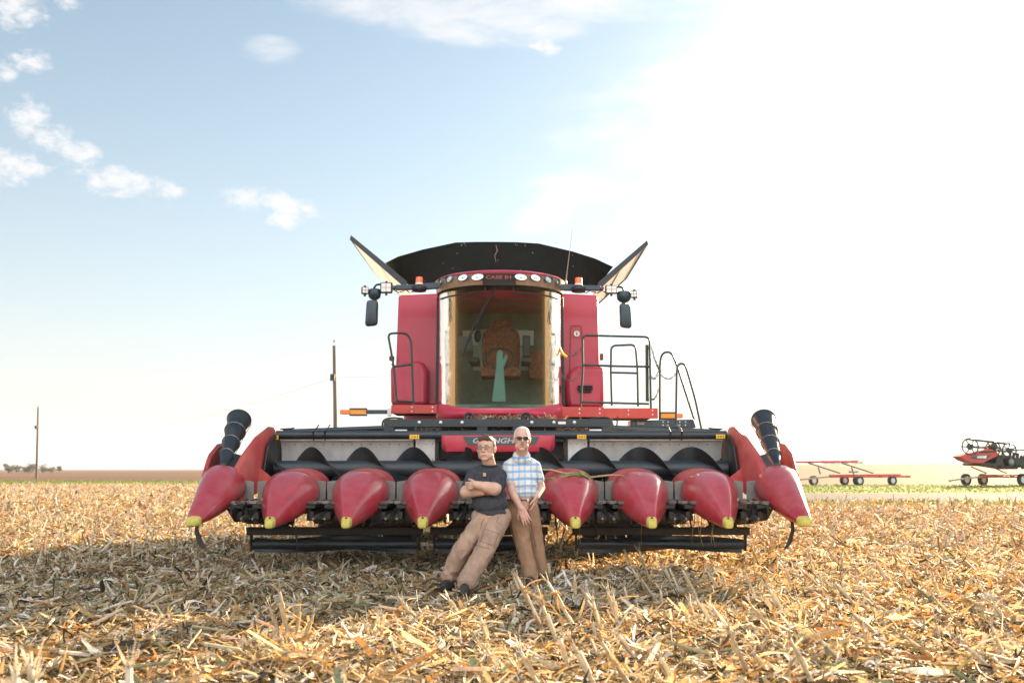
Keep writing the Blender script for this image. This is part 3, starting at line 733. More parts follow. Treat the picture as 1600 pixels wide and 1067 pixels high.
    for i in range(3):
        aa = R(200 + 70 * i) if sg < 0 else R(200 + 70 * i); f = MB()
        f.tube([q @ Vector((rr_ * math.cos(aa), rr_ * math.sin(aa), z_)) for rr_, z_ in ((.045, .05), (.08, Ln * .26), (.1, Ln * .5), (.12, Ln * .75), (.155, Ln))], .004, 5); f.build('auger_rib', M['dark'], au)
    f = MB(); c = q @ Vector((0, .0, Ln + .05)); f.ball(c, (.022, .022, .03)); f.build('end_lamp', M['orange' if sg > 0 else 'bolt'], au)
    # dangling rubber strap under the snout
    f = MB(); x = X(3.04 if sg < 0 else 2.95); dx = .10 if sg < 0 else -.09
    pth = [(x - dx, 10.5, .66), (x - dx * .9, 10.45, .52), (x - dx * .3, 10.4, .40), (x + dx * .2, 10.38, .34)]
    rg = []
    for i, p in enumerate(pth):
        ww = (.012, .020, .028, .020)[i]; rg.append([Vector(p) + Vector((-ww, 0, -ww * .3)), Vector(p) + Vector((ww, 0, ww * .3)), Vector(p) + Vector((ww, .012, ww * .3)), Vector(p) + Vector((-ww, .012, -ww * .3))])
    f.loft(rg); f.build('rubber_strap', M['rubber'], hd, 60)
    # end plate of the trough, a dark disc-cornered sheet
    g = MB(); g.prism([(X(2.745), 11.62, .80), (X(2.745), 11.60, 1.15), (X(2.745), 11.75, 1.42), (X(2.745), 12.0, 1.56), (X(2.745), 12.45, 1.58), (X(2.745), 12.5, .8)], (sg * -.02, 0, 0)); g.build('trough_end', M['black'], hd, 0, .004)
    g = MB(); g.tube([(X(2.72), 12.3, 1.64), (X(2.60), 12.3, 1.645), (X(2.55), 12.3, 1.655)], .010, 6); g.build('end_hook', M['black'], hd)
outer(-1); outer(1)

# trough, back sheet, top beam
XL, XR = HX - 2.72, HX + 2.72
m = MB(); pr = [(11.75, .80), (11.72, .88), (11.85, .86), (12.15, .86), (12.33, 1.0), (12.36, 1.2), (12.40, 1.2), (12.38, .82)]
m.prism([(XL, y, z) for y, z in pr], (XR - XL, 0, 0)); m.build('auger_trough', M['dark'], hd, 30)
for a, b in ((XL + .02, HX - 1.08), (HX + 1.08, XR - .02)):
    m = MB(); m.prism([(a, 12.345, 1.21), (a, 12.30, 1.40), (a, 12.24, 1.50), (a, 12.25, 1.505), (a, 12.31, 1.41), (a, 12.355, 1.21)], (b - a, 0, 0)); s = m.build('back_sheet', M['silver'], hd, 20)
    f = MB(); n_ = 14
    for i in range(n_):
        xx = a + (b - a) * (i + .5) / n_; f.lathe([(.008, 0), (.006, .006)], Matrix.Translation(Vector((xx, 12.268, 1.452))) @ Matrix.Rotation(R(60), 4, 'X'), 8)
    f.build('rivet', M['dark'], s)
    m = MB(); m.box((a, 12.19, 1.495), (b, 12.26, 1.515)); m.build('edge_strip', M['silver'], hd, 0, .003)
for s_ in (-1, 1):
    m = MB(); m.box((HX + s_ * .815, 12.30, 1.21), (HX + s_ * 1.055, 12.335, 1.515)); m.build('silver_panel', M['silver'], hd, 0, .003)
    f = MB()
    for dx in (.845, .93, 1.02):
        for z in (1.27, 1.46): f.lathe([(.007, 0), (.005, .005)], Matrix.Translation(Vector((HX + s_ * dx, 12.298, z))) @ Matrix.Rotation(R(90), 4, 'X'), 8)
    f.build('rivet', M['dark'], hd)
    m = MB(); m.box((HX + s_ * .77, 12.27, 1.20), (HX + s_ * .81, 12.34, 1.52))
    for z in (1.28, 1.48): m.lathe([(.014, 0), (.010, .01)], Matrix.Translation(Vector((HX + s_ * .79, 12.27, z))) @ Matrix.Rotation(R(90), 4, 'X'), 8)
    m.build('panel_post', M['black'], hd)
m = MB(); m.box((HX - .77, 12.5, 1.0), (HX + .77, 12.54, 1.52)); m.box((HX - .77, 12.38, 1.27), (HX + .77, 12.5, 1.33)); m.box((HX - .5, 12.45, 1.1), (HX - .2, 12.5, 1.22)); m.build('feeder_opening', M['grime'], hd, 0, .004)
m = MB(); m.box((HX - .52, 12.42, 1.22), (HX - .30, 12.47, 1.30)); m.box((HX + .25, 12.42, 1.20), (HX + .33, 12.47, 1.29)); m.build('slide_block', M['red_frame'], hd, 0, .004)
m = MB(); m.tube([(XL - .02, 12.17, 1.565), (XR + .02, 12.17, 1.565)], .052, 14); tb = m.build('top_tube', M['dark'], hd)
m = MB(); m.tube([(XL - .0, 12.45, 1.61), (HX - 1.35, 12.5, 1.665), (HX - 1.1, 12.5, 1.67)], .034, 10); m.build('rear_tube', M['dark'], hd)
m = MB(); m.tube([(XR, 12.45, 1.61), (HX + 1.35, 12.5, 1.665), (HX + 1.1, 12.5, 1.67)], .034, 10); m.build('rear_tube', M['dark'], hd)
for xx in (HX - 2.28, HX - 2.14, HX + 2.05, HX + 2.19):
    m = MB(); m.tube([(xx, 12.15, 1.50), (xx, 12.10, 1.60), (xx + .01, 12.30, 1.66), (xx, 12.45, 1.70)], .008, 6); m.build('hose_clip', M['black'], hd)
def sticker(px0, px1, py0, py1, Y, w=True):
    a, b = P(px0, py1, Y), P(px1, py0, Y); m = MB(); m.box((a.x, Y, a.z), (b.x, Y + .004, b.z)); s = m.build('warning_label', M['sticker'], hd, 0)
    t = MB(); h = b.z - a.z; wd = b.x - a.x; c = .5 * (a.z + b.z)
    t.prism([(a.x + wd * .18, Y - .002, c - h * .25), (a.x + wd * .34, Y - .002, c - h * .25), (a.x + wd * .26, Y - .002, c + h * .28)], (0, .002, 0))
    t.box((a.x + wd * .42, Y - .002, c - h * .12), (a.x + wd * .66, Y - .001, c + h * .12)); t.box((a.x + wd * .80, Y - .002, c - h * .3), (a.x + wd * .86, Y - .001, c + h * .3)); t.build('label_mark', M['black'], s, 0)
M['sticker'] = mat('yellow_label', (.78, .46, .02), .5, var=.08)
for a, b, c, d in ((421, 435, 680, 686.5), (640, 655, 679, 685.5), (902, 916, 679, 685.5), (1119, 1133, 678.5, 685)): sticker(a, b, c, d, 12.11)
# frame box above the feeder opening
def bx(px0, px1, py0, py1, Y0, Y1, m):
    a, b = P(px0, py1, Y0), P(px1, py0, Y0); m.box((a.x, Y0, a.z), (b.x, Y1, b.z))
m = MB(); bx(602, 955, 654.5, 667, 12.45, 12.6, m); bx(600, 957, 676, 690, 12.42, 12.62, m)
for a, b in ((599, 616), (648, 652), (745, 762), (801, 818), (941, 957)): bx(a, b, 654.8, 676.5, 12.452, 12.598, m)
frm = m.build('upper_frame', M['dark'], hd, 0, .006)
m = MB(); bx(616, 940, 667, 677, 12.9, 12.93, m); m.build('frame_back_plate', M['grime'], hd, 0)
m = MB()
for px in (655, 688.5, 722, 831, 865.5, 897.5):
    p = P(px, 660, 12.45); m.lathe([(.022, 0), (.020, .012), (.006, .016)], Matrix.Translation(p) @ Matrix.Rotation(R(90), 4, 'X'), 12)
m.build('round_bolt', M['bolt'], frm)
m = MB(); a = P(617, 675.5, 12.43); b = P(636, 671, 12.43); m.box((a.x, 12.43, a.z), (b.x, 12.435, b.z)); a = P(921, 675.5, 12.43); b = P(940, 670.5, 12.43); m.box((a.x, 12.43, a.z), (b.x, 12.435, b.z)); a = P(872, 662.5, 12.44); b = P(884, 658.5, 12.44); m.box((a.x, 12.44, a.z), (b.x, 12.445, b.z)); m.build('name_sticker', M['white'], frm, 0)
for px in (733, 822):                                              # lifting eyes
    p = P(px, 652, 12.48); m = MB(); ring = [p + Vector((.052 * math.cos(R(a)), 0, .052 * math.sin(R(a)))) for a in range(-20, 201, 20)]
    ring = [ring[0] - Vector((0, 0, .05))] + ring + [ring[-1] - Vector((0, 0, .05))]; m.tube(ring, .018, 8); m.ball(p, (.02, .02, .02)); m.build('lifting_eye', M['black'], frm)
# centre name plate with lettering
p0, p1 = P(690, 679, 12.02), P(867, 707.5, 12.02); m = MB()
zt, zb = p0.z, p1.z; rg = []
for x, e_ in ((p0.x, 0), (p0.x + .012, .02), (p0.x + .06, .1), (p0.x + .20, .16), (p1.x - .20, .16), (p1.x - .06, .1), (p1.x - .012, .02), (p1.x, 0)):
    d = .03 + .05 * min(1, e_ / .1); drop = (zt - zb) * (.62 if e_ == 0 else .8 if e_ < .05 else 1)
    rg.append([Vector((x, 12.06, zt)), Vector((x, 12.06 - d, zt - .012)), Vector((x, 12.06 - d - .012, zt - drop * .55)), Vector((x, 12.06 - d + .01, zt - drop * .92)), Vector((x, 12.06, zt - drop))])
m.loft(rg); pl = m.build('name_plate', M['red_gloss'] if 'red_gloss' in M else M['red'], hd, 40)
dz0, dz1 = zt - .025, zt - .125; yy = 11.962
m = MB(); m.prism([(HX - .46, yy, dz0), (HX - .40, yy + .0, dz1), (HX + .40, yy, dz1), (HX + .46, yy, dz0)], (0, .005, 0)); m.build('decal', M['decal'], pl, 0)
def text(name, s, loc, size, m, parent, rx=90, extr=.002, sx=1.0, shear=0.0, align='CENTER'):
    cu = bpy.data.curves.new(name, 'FONT'); cu.body = s; cu.size = size; cu.extrude = extr; cu.align_x = align; cu.align_y = 'CENTER'; cu.shear = shear
    cu.offset = .0015; cu.resolution_u = 3
    o = bpy.data.objects.new(name, cu); C.objects.link(o); cu.materials.append(m); o.parent = parent
    o.location = Vector(loc) - worigin(parent); o.rotation_euler = (R(rx), 0, 0); o.scale = (sx, 1, 1)
    bpy.context.view_layer.update(); dg = bpy.context.evaluated_depsgraph_get()
    me = bpy.data.meshes.new_from_object(o.evaluated_get(dg)); q = bpy.data.objects.new(name, me); C.objects.link(q); q.parent = parent
    q.location, q.rotation_euler, q.scale = o.location, o.rotation_euler, o.scale
    bpy.data.objects.remove(o); q.name = name; return q
text('lettering', 'GERINGHOFF', (HX, yy - .004, (dz0 + dz1) / 2), .085, M['letter'], pl, sx=1.35, shear=.25)
# cross auger with its two opposed flightings
m = MB(); m.tube([(XL + .02, 12.0, 1.155), (XR - .02, 12.0, 1.155)], .098, 20); au = m.build('cross_auger', M['dark'], hd)
def flight(x0, x1, pitch, hand, ph, name='auger_flight'):
    m = MB(); n_ = int(abs(x1 - x0) / pitch * 28); rg = []
    for i in range(n_ + 1):
        x = x0 + (x1 - x0) * i / n_; a = hand * (x - x0) / pitch * 2 * math.pi + ph; c, s_ = math.cos(a), math.sin(a)
        rg.append([Vector((x - .004, 12.0 + c * .09, 1.155 + s_ * .09)), Vector((x - .004, 12.0 + c * .262, 1.155 + s_ * .262)), Vector((x + .004, 12.0 + c * .262, 1.155 + s_ * .262)), Vector((x + .004, 12.0 + c * .09, 1.155 + s_ * .09))])
    m.loft(rg); m.build(name, M['black'], au, 35)
for hh in (0, 180):
    flight(XL + .04, HX - .35, 1.22, 1, R(150 + hh)); flight(XR - .04, HX + .35, 1.22, 1, R(30 + hh))
# stalk stompers hung below the header
def stomper(px0, px1, n_):
    Y = 11.25; a, b = P(px0, 830, Y), P(px1, 830, Y); m = MB()
    m.box((a.x, Y, a.z - .04), (b.x, Y + .10, a.z + .045)); m.box((a.x, Y - .03, a.z + .030), (b.x, Y, a.z + .045)); m.box((a.x + .05, Y + .12, a.z - .19), (b.x - .05, Y + .16, a.z - .16))
    for x in (a.x + .03, b.x - .05): m.prism([(x, Y + .02, a.z - .04), (x, Y + .10, a.z - .04), (x, Y + .13, a.z - .22), (x, Y + .05, a.z - .22)], (.02, 0, 0))
    fr = m.build('stomper_frame', M['grime'], hd, 0, .005)
    r_ = MB(); zc = a.z - .145; r_.tube([(a.x + .06, Y + .09, zc), (b.x - .06, Y + .09, zc)], .055, 14); 
    for k in range(3):
        pts = []
        for i in range(40):
            x = a.x + .08 + (b.x - a.x - .16) * i / 39; an = (x - a.x) * 1.3 + k * 2.094; pts.append([Vector((x, Y + .09 + math.cos(an) * r0_, zc + math.sin(an) * r0_)) for r0_ in (.05, .095)])
        rg = [[p[0], p[1], p[1] + Vector((.002, .008, 0)), p[0] + Vector((.002, .008, 0))] for p in pts]; r_.loft(rg)
    r_.build('stomper_roller', M['dark'], fr, 40)
    for i in range(n_):
        x = a.x + (b.x - a.x) * (i + .5) / n_; g = MB()
        g.bar((x, Y + .05, a.z + .03), (x + .02, Y + .25, a.z + .26), .10, .05); g.prism([(x - .16, Y + .04, a.z + .045), (x + .16, Y + .04, a.z + .045), (x + .05, Y + .04, a.z + .12), (x - .05, Y + .04, a.z + .12)], (0, .02, 0)); g.build('stomper_arm', M['grime'], fr, 0, .004)
stomper(385, 660, 3); stomper(672, 856, 2); stomper(895, 1172, 3)
for px, py, ln in ((456, 812, .25), (462, 830, .32), (369, 800, .12), (868, 812, .3), (930, 815, .18), (1078, 812, .25)):
    p = P(px, py, 11.0); m = MB(); m.tube([p + Vector((0, 0, .06)), p, p + Vector((.02, 0, -ln * .5)), p + Vector((.01, .01, -ln))], [.012, .010, .008, .003], 5); m.build('hanging_strip', M['rubber'], hd)
for s_ in (-1, 1):                                                 # lower gearbox lumps under the end snouts
    m = MB(); x = HX + s_ * 2.78; m.prism([(x - .18, 10.9, .73), (x + .18, 10.9, .73), (x + .12, 10.95, .60), (x - .10, 10.95, .58)], (0, .5, 0)); m.tube([(x, 10.85, .70), (x, 11.0, .67)], .07, 12); m.build('end_gearbox', M['grime'], hd, 30, .01)
m = MB()
for k in range(8):
    x = HX + .766 * (k - 3.5); m.box((x - .10, 11.9, .42), (x + .10, 12.3, .60)); m.tube([(x - .2, 12.1, .56), (x + .2, 12.1, .56)], .07, 10)
m.build('row_gearbox', M['grime'], hd, 30, .01)
m = MB(); m.box((XL + .1, 12.1, .62), (XR - .1, 12.4, .84)); m.build('lower_beam', M['black'], hd, 0, .01)
# trapped straw and husks on the frame and snouts
def litter(name, n_, xr, yr, zr, Lr, Wr, parent, seed=1, pitch=.5, label=None):
    global terrain
    X = rng.uniform(*xr, n_); Y = rng.uniform(*yr, n_); keep = terrain
    terrain = lambda x, y: np.zeros_like(np.asarray(x, float))
    c = strips(n_, X, Y, Lr, Wr, zr, seg=3, pitch=pitch); terrain = keep
    me = bpy.data.meshes.new(name); fill_mesh(me, c[0], c[1], False, c[2])
    o = bpy.data.objects.new(name, me); C.objects.link(o); me.materials.append(M['residue'])
    if parent: o.parent = parent; me.transform(Matrix.Translation(-worigin(parent)))
    return o
def pxx(px, py, Y): return P(px, py, Y).x
zb = P(800, 676, 12.7).z
for nm, a, b, zz in (('left', 650, 742, .05), ('mid', 764, 800, .06), ('right', 842, 920, .10)):
    o = litter('straw_heap', 260, (pxx(a, 670, 12.7), pxx(b, 670, 12.7)), (12.62, 12.85), (zb - .06, zb + zz), (.06, .22), (.004, .014), None)
    tag(o, {'left': 'thin straw caught in the header frame slot left of the young man', 'mid': 'small straw wad in the middle slot of the header frame', 'right': 'thick brown straw heap in the frame slot right of the older man'}[nm], 'straw', kind='stuff')
o = litter('chaff_ledge', 240, (pxx(730, 650, 12.8), pxx(870, 650, 12.8)), (12.65, 12.95), (P(800, 652, 12.8).z - .03, P(800, 652, 12.8).z + .01), (.03, .10), (.006, .02), None)
tag(o, 'orange chaff lying on the ledge under the cab', 'chaff', kind='stuff')
def leaf(name, pts, w, label, mm='sheath', v=.5):
    m = MB(); rg = []; n_ = len(pts)
    for i, p in enumerate(pts):
        t = i / (n_ - 1); ww = w * (math.sin(math.pi * (t * .9 + .06)) ** .6); p = Vector(p); rg.append([p + Vector((0, 0, ww)), p + Vector((.004, -.01, 0)), p - Vector((0, 0, ww)), p + Vector((0, .004, 0))])
    m.loft(rg); me = m.mesh(name); at = me.attributes.new('rnd', 'FLOAT', 'POINT'); at.data.foreach_set('value', [v] * len(me.vertices)); me.polygons.foreach_set('use_smooth', [True] * len(me.polygons))
    o = link_mesh(name, me, M[mm], None); tag(o, label, 'corn leaf'); return o
M['green_leaf'] = mat('green_corn_leaf', (.16, .24, .07), .5, var=.4, vscale=30)
leaf('corn_leaf', [P(840, 733, 11.0), P(862, 734, 10.95), P(884, 740, 10.9), P(905, 738, 10.9)], .014, 'orange dry leaf on the snout beside the older man')
leaf('corn_leaf', [P(846, 748, 10.95), P(870, 747, 10.9), P(895, 741, 10.85), P(925, 745, 10.95), P(945, 743, 11.0)], .015, 'yellow green corn leaf draped behind the first snout right of the men', 'green_leaf')
leaf('corn_leaf', [P(903, 738, 10.85), P(912, 741, 10.8), P(920, 748, 10.8)], .03, 'bright green leaf scrap on the shoulder of the snout right of the men', 'green_leaf')
leaf('corn_leaf', [P(915, 747, 10.9), P(935, 744, 10.85), P(955, 742, 10.85), P(975, 743, 10.95)], .012, 'pale husk lying across the gap between two snouts right of the men')
leaf('corn_leaf', [P(941, 748, 10.9), P(939, 760, 10.9), P(940, 775, 10.9)], .012, 'golden leaf hanging in the gap between deflector plates')
for k, (px, py) in enumerate(((1085, 805), (1090, 812), (1096, 806), (1112, 812), (1116, 806), (905, 812), (1003, 806))):
    x = random.uniform(-6, 6); leaf('hanging_straw', [P(px, py, 10.95), P(px + x * .3, py + 14, 10.95), P(px + x, py + 28, 10.95), P(px + x * 1.5 + 2, py + 42, 10.95)], .007, 'thin straw strand hanging from a row unit over the right stomper')['group'] = 'straw strands hanging under the header'
# ------------------------------------------------------------------ combine harvester
cb = empty('combine_harvester', (HX, 15.5, 0), 'large red combine harvester with a curved glass cab facing the camera', 'combine harvester')
CX = -.165
def pz(py, Y): return P(800, py, Y).z
def arc(hw, yf, dep, z, a0=-84, a1=84, n=33, cx=CX, rise=0.0):
    out = []
    for k in range(n):
        a = R(a0 + (a1 - a0) * k / (n - 1)); s_ = math.sin(a)
        out.append(Vector((cx + hw * s_ / math.sin(R(84)), yf + dep * (1 - math.cos(a)), z + rise * s_ ** 4)))
    return out
zg0, zg1 = pz(637, 13.02), pz(449, 12.80)
# windscreen, leaning out at the top
gl = MB(); rg = []
for k in range(13):
    t = k / 12; rg.append(arc(.855 - .02 * t, 13.02 - .26 * t + .03 * math.sin(t * math.pi), .74, zg0 + (zg1 - zg0) * t, rise=.09 * (1 - t) ** 2))
gl.loft(rg, cap=False, closed_ring=False)
cab = MB(); cab.box((CX - .84, 13.62, 1.95), (CX + .84, 14.95, 2.03)); cab.box((CX - .84, 14.9, 2.03), (CX + .84, 14.96, 2.62)); cab.box((CX - .84, 14.9, 3.25), (CX + .84, 14.96, 3.62))
cab.box((CX - .84, 14.9, 2.62), (CX - .42, 14.96, 3.25)); cab.box((CX + .42, 14.9, 2.62), (CX + .84, 14.96, 3.25))
cab.box((CX - .84, 13.62, 3.56), (CX + .84, 14.95, 3.64))
M['cab_trim'] = mat('grey_cab_trim', (.15, .20, .18), .7, var=.2)
cab = cab.build('cab', M['cab_trim'], cb, 0)
g = gl.build('windscreen', M['glass'], cab, 60)
for s_ in (-1, 1):
    m = MB(); m.bar((CX + s_ * .865, 13.78, 1.93), (CX + s_ * .845, 13.56, zg1), .06, .08); m.build('door_pillar', M['dark'], cab, 0, .012)
    m = MB(); m.bar((CX + s_ * .66, 13.9, 1.95), (CX + s_ * .60, 13.7, 3.6), .05, .07); m.build('corner_pillar', M['black'], cab, 0, .01)
    m = MB(); m.loft([[Vector((CX + s_ * .86, y, z)) for y, z in ((13.85, 2.05), (14.9, 2.05))], [Vector((CX + s_ * .85, y, z)) for y, z in ((13.7, 3.55), (14.9, 3.55))]], cap=False, closed_ring=False); m.build('side_window', M['glass'], cab, 0)
# floor and seat seen through the glass
m = MB(); m.prism([*arc(.80, 13.10, .70, zg0 - .02, n=15), Vector((CX + .8, 14.9, zg0 - .02)), Vector((CX - .8, 14.9, zg0 - .02))], (0, 0, .03)); m.build('cab_floor', M['black'], cab, 0)
m = MB(); a, b = P(753, 582, 14.25), P(813, 512, 14.25)
def rbox(a, b, e=4, n=28):
    cx, cz = (a.x + b.x) / 2, (a.z + b.z) / 2; return lambda y, s_: [Vector((cx + math.copysign(abs(math.cos(t)) ** (2 / e), math.cos(t)) * (b.x - a.x) / 2 * s_, y, cz + math.copysign(abs(math.sin(t)) ** (2 / e), math.sin(t)) * (b.z - a.z) / 2 * s_)) for t in [2 * math.pi * k / n for k in range(n)]]
f = rbox(a, b); m.loft([f(14.22, .85), f(14.18, .95), f(14.2, 1), f(14.32, 1), f(14.36, .9)])
m.box((a.x + .0, 13.8, a.z - .10), (b.x, 14.3, a.z + .03)); m.ball(P(783, 507, 14.3), (.15, .05, .09)); m.build('seat', M['seat'], cab, 60, .02)
m = MB(); 
for px, w in ((742, .07), (822, .07)):
    p = P(px, 565, 14.1); m.box((p.x - w, 13.75, p.z - .05), (p.x + w, 14.3, p.z + .03))
p = P(822, 540, 13.9); m.box((p.x - .05, 13.85, p.z - .16), (p.x + .06, 13.95, p.z + .14)); p = P(746, 525, 14.0); m.ball(p, (.05, .04, .09)); m.build('armrest', M['black'], cab, 30, .015)
m = MB(); q = [P(px, py, 13.35) for px, py in ((768, 628), (773, 590), (775, 570), (776, 550), (781, 546), (786, 550), (786, 560), (791, 552), (794, 556), (787, 574), (788, 590), (791, 628))]
m.prism(q, (0, .10, 0)); m.build('steering_column', M['teal'], cab, 30, .01)
m = MB(); c = P(781, 560, 13.55); m.tube([c + Vector((.19 * math.cos(t * .2618), .07 * math.sin(t * .2618), .15 * math.sin(t * .2618))) for t in range(24)], .013, 6, closed=True); m.build('steering_wheel', M['black'], cab)
m = MB(); a, b = P(848, 590, 14.3), P(872, 545, 14.3); m.box((P(826, 590, 14.5).x, 14.5, a.z), (b.x, 14.6, b.z)); m.build('side_console', M['seat'], cab, 0, .02)
m = MB(); m.box((CX - .42, 14.93, 2.62), (CX + .42, 14.94, 3.25)); m.build('rear_window', M['pane'], cab, 0)
m = MB(); 
for x in (.25, -.58): m.box((CX + x, 14.86, 3.0), (CX + x + .24, 14.89, 3.22))
m.build('cab_notice', M['white'], cab, 0)
for a_, b_ in (((CX - .60, 13.35, 2.55), (CX - .58, 13.5, 3.55)), ): 
    m = MB(); m.tube([a_, b_], .018, 8); p = P(722, 537, 13.45); m.box((p.x - .13, 13.42, p.z - .09), (p.x + .14, 13.46, p.z + .10)); m.build('monitor_post', M['black'], cab, 30)
# wiper
m = MB(); p = [P(775, 447, 12.72), P(757, 478, 12.76), P(739, 512, 12.8), P(727, 538, 12.86)]
m.tube([q for q in p], .010, 6); m.tube([q + Vector((.035, -.01, .02)) for q in p], .008, 6); p2 = [P(742, 505, 12.76), P(733, 525, 12.80), P(722, 556, 12.84)]; m.tube(p2, .012, 5); m.build('wiper', M['black'], g)
M['badge_letter'] = mat('dull_red_lettering', (.30, .06, .05), .5, var=.05)
# roof visor with its work lamps
zt, zm, zl, zb_ = pz(422.5, 12.62), pz(426.5, 12.60), pz(443.5, 12.62), pz(453, 12.8)
def band(hw0, y0, z0, hw1, y1, z1, a0, a1, mtl, name, par, th=.02, dep=.86, n=25):
    m = MB(); m.loft([arc(hw0, y0, dep, z0, a0, a1, n), arc(hw1, y1, dep, z1, a0, a1, n), arc(hw1 - th, y1 + th, dep, z1, a0, a1, n), arc(hw0 - th, y0 + th, dep, z0, a0, a1, n), arc(hw0, y0, dep, z0, a0, a1, n)], cap=False, closed_ring=False); return m.build(name, mtl, par, 40)
vis = MB(); rg = [arc(.30, 13.25, .5, zt + .06), arc(.70, 12.85, .8, zt + .045), arc(.86, 12.66, .86, zt + .015), arc(.885, 12.62, .86, zt - .01), arc(.88, 12.63, .86, zm - .0)]; vis.loft(rg, cap=False, closed_ring=False)
vis.box((CX - .86, 13.5, zt - .2), (CX + .86, 14.9, zt + .03)); vis = vis.build('roof', M['red'], cb, 60)
band(.885, 12.625, zm + .002, .865, 12.655, zl, -83, -14.5, M['bezel'], 'lamp_panel', vis); band(.885, 12.625, zm + .002, .865, 12.655, zl, 14.5, 83, M['bezel'], 'lamp_panel', vis)
band(.883, 12.622, zm + .002, .863, 12.65, zl - .012, -14, 14, M['black'], 'badge_panel', vis)
band(.862, 12.66, zl - .001, .84, 12.80, zb_, -84, 84, M['black'], 'visor_skirt', vis)
for px, py, w in ((689, 440.5, .045), (702, 436.5, .075), (723, 434.2, .088), (746, 433.3, .092), (814, 433.5, .092), (837, 434.5, .088), (857, 437.5, .078), (871, 441.5, .05)):
    best = min((abs((P(px, py, q.y)).x - q.x), i, q) for i, q in enumerate(arc(.878, 12.635, .86, 0, n=201)))[2]
    c = P(px, py, best.y) + Vector((0, -.018, 0)); s_ = max(-1, min(1, (best.x - CX) / .885)); a = math.asin(s_) * .93
    T = Matrix.Translation(c) @ Matrix.Rotation(a, 4, 'Z') @ Matrix.Diagonal((w * 1.0, 1, .046, 1))
    m = MB(); m.lathe([(1.0, -.004), (1.02, .014), (.93, .022), (.90, .012)], T @ Matrix.Rotation(R(90), 4, 'X'), 24, cap=False); l_ = m.build('work_lamp', M['teal'], vis)
    m = MB(); m.lathe([(.92, .0), (.8, -.01), (.5, -.02), (.2, -.022)], T @ Matrix.Rotation(R(90), 4, 'X'), 24); m.build('reflector', M['chrome'], l_)
    m = MB(); m.ball((0, 0, 0), 1, 12, 8, T @ Matrix.Diagonal((.30, .012, .42, 1))); m.build('bulb_cap', M['lens'], l_)
text('lettering', 'CASE IH', (P(779, 433, 12.6).x, 12.605, pz(433.3, 12.6)), .062, M['badge_letter'], vis, sx=1.5)
m = MB(); ar = arc(.85, 12.74, .80, pz(457, 12.74), -70, -12, 20); m.tube([ar[-1] + Vector((0, 0, .12)), *ar[::-1]], .010, 6); ar = arc(.85, 12.74, .80, pz(457, 12.74), 12, 70, 20); m.tube([ar[0] + Vector((0, 0, .12)), *ar], .010, 6); m.build('visor_trim', M['dark'], vis)
# red sill below the windscreen
m = MB(); rg = []
za, zbm = pz(638, 12.9), pz(652, 12.9)
for hw, yf, z, rs in ((.84, 12.98, za + .01, .115), (.865, 12.93, za - .02, .10), (.875, 12.90, za - .06, .06), (.87, 12.93, zbm + .01, -.04), (.85, 12.98, zbm - .01, -.05), (.8, 13.1, zbm, -.04)): rg.append(arc(hw, yf, .75, z, rise=rs))
m.loft(rg, cap=False, closed_ring=False); m.build('cab_sill', M['red'], cb, 60)
m = MB(); m.box((CX - .8, 13.1, 1.3), (CX + .8, 14.6, pz(652, 13.1) - .02)); m.prism([(CX - .72, 12.62, 1.05), (CX - .72, 12.62, 1.68), (CX - .72, 14.6, 1.75), (CX - .72, 14.6, 1.1)], (1.44, 0, 0)); m.build('feeder_house', M['grime'], cb, 0, .01)
# front body panels
YB = 14.35
def panel(pts, Y, dep, name, m_, bev=.035, par=cb):
    m = MB(); m.prism([P(px, py, Y) for px, py in pts], (0, dep, 0)); return m.build(name, m_, par, 30, bev)
panel([(622.5, 461), (690, 458), (690, 634), (616, 634), (613, 640), (611, 640), (618, 560)][:4], YB, .64, 'body_panel', M['red'])
rp_ = panel([(874, 458), (934, 461), (938, 636), (874, 636)], YB, .64, 'body_panel', M['red'])
zt_ = P(630, 461, YB).z; xl, xr = P(622, 461, YB).x, P(935, 461, YB).x
m = MB(); m.box((xl + .03, 15.0, 1.2), (xr - .03, 19.8, zt_ - .02)); m.box((xl + .15, 19.8, 1.3), (xr - .15, 21.2, zt_ - .9)); m.build('hull', M['red'], cb, 0, .06)
m = MB(); m.box((xl + .3, 14.6, .75), (xr - .3, 20.0, 1.25)); m.tube([(xl - .6, 15.0, .82), (xr + .6, 15.0, .82)], .16, 12); m.tube([(xl, 20.3, .65), (xr, 20.3, .65)], .1, 10); m.build('chassis', M['grime'], cb, 20, .02)
# lower rounded shields
def shield(x0, x1, y0, y1, flip, par):
    m = MB(); c = []
    pts = [(x0, y0 + 8), (x0 + 1, y1), (x1, y1), (x1, y0 + 14), (x1 - 6, y0 + 4), (x1 - 16, y0)] if not flip else [(x1, y0 + 2), (x1, y1), (x0 + 5, y1), (x0 + 1, y1 - 14), (x0, y0 + 26), (x0 + 5, y0 + 10), (x0 + 16, y0 + 1)]
    return panel(pts, 14.05, .34, 'lower_shield', M['red'], .06, par)
shield(609.5, 668, 563, 634, False, cb); sh = shield(884, 944, 570, 638, True, cb)
m = MB()
for k, y in enumerate((603.5, 607.5, 611.5)):
    a, b = P(902 + (k == 0) + 2 * (k == 2), y, 14.02), P(926 - 2 * (k == 2), y, 14.02); m.tube([a, b], .016, 8)
m.build('vent_slot', M['black'], sh)
m = MB(); a, b = P(608, 556, 14.2), P(615, 563, 14.2); m.box((a.x, 14.2, b.z), (b.x, 14.3, a.z)); a, b = P(938, 552, 14.2), P(943, 562, 14.2); m.box((a.x, 14.2, b.z), (b.x, 14.3, a.z)); m.build('side_latch', M['seat'], cb, 0, .01)
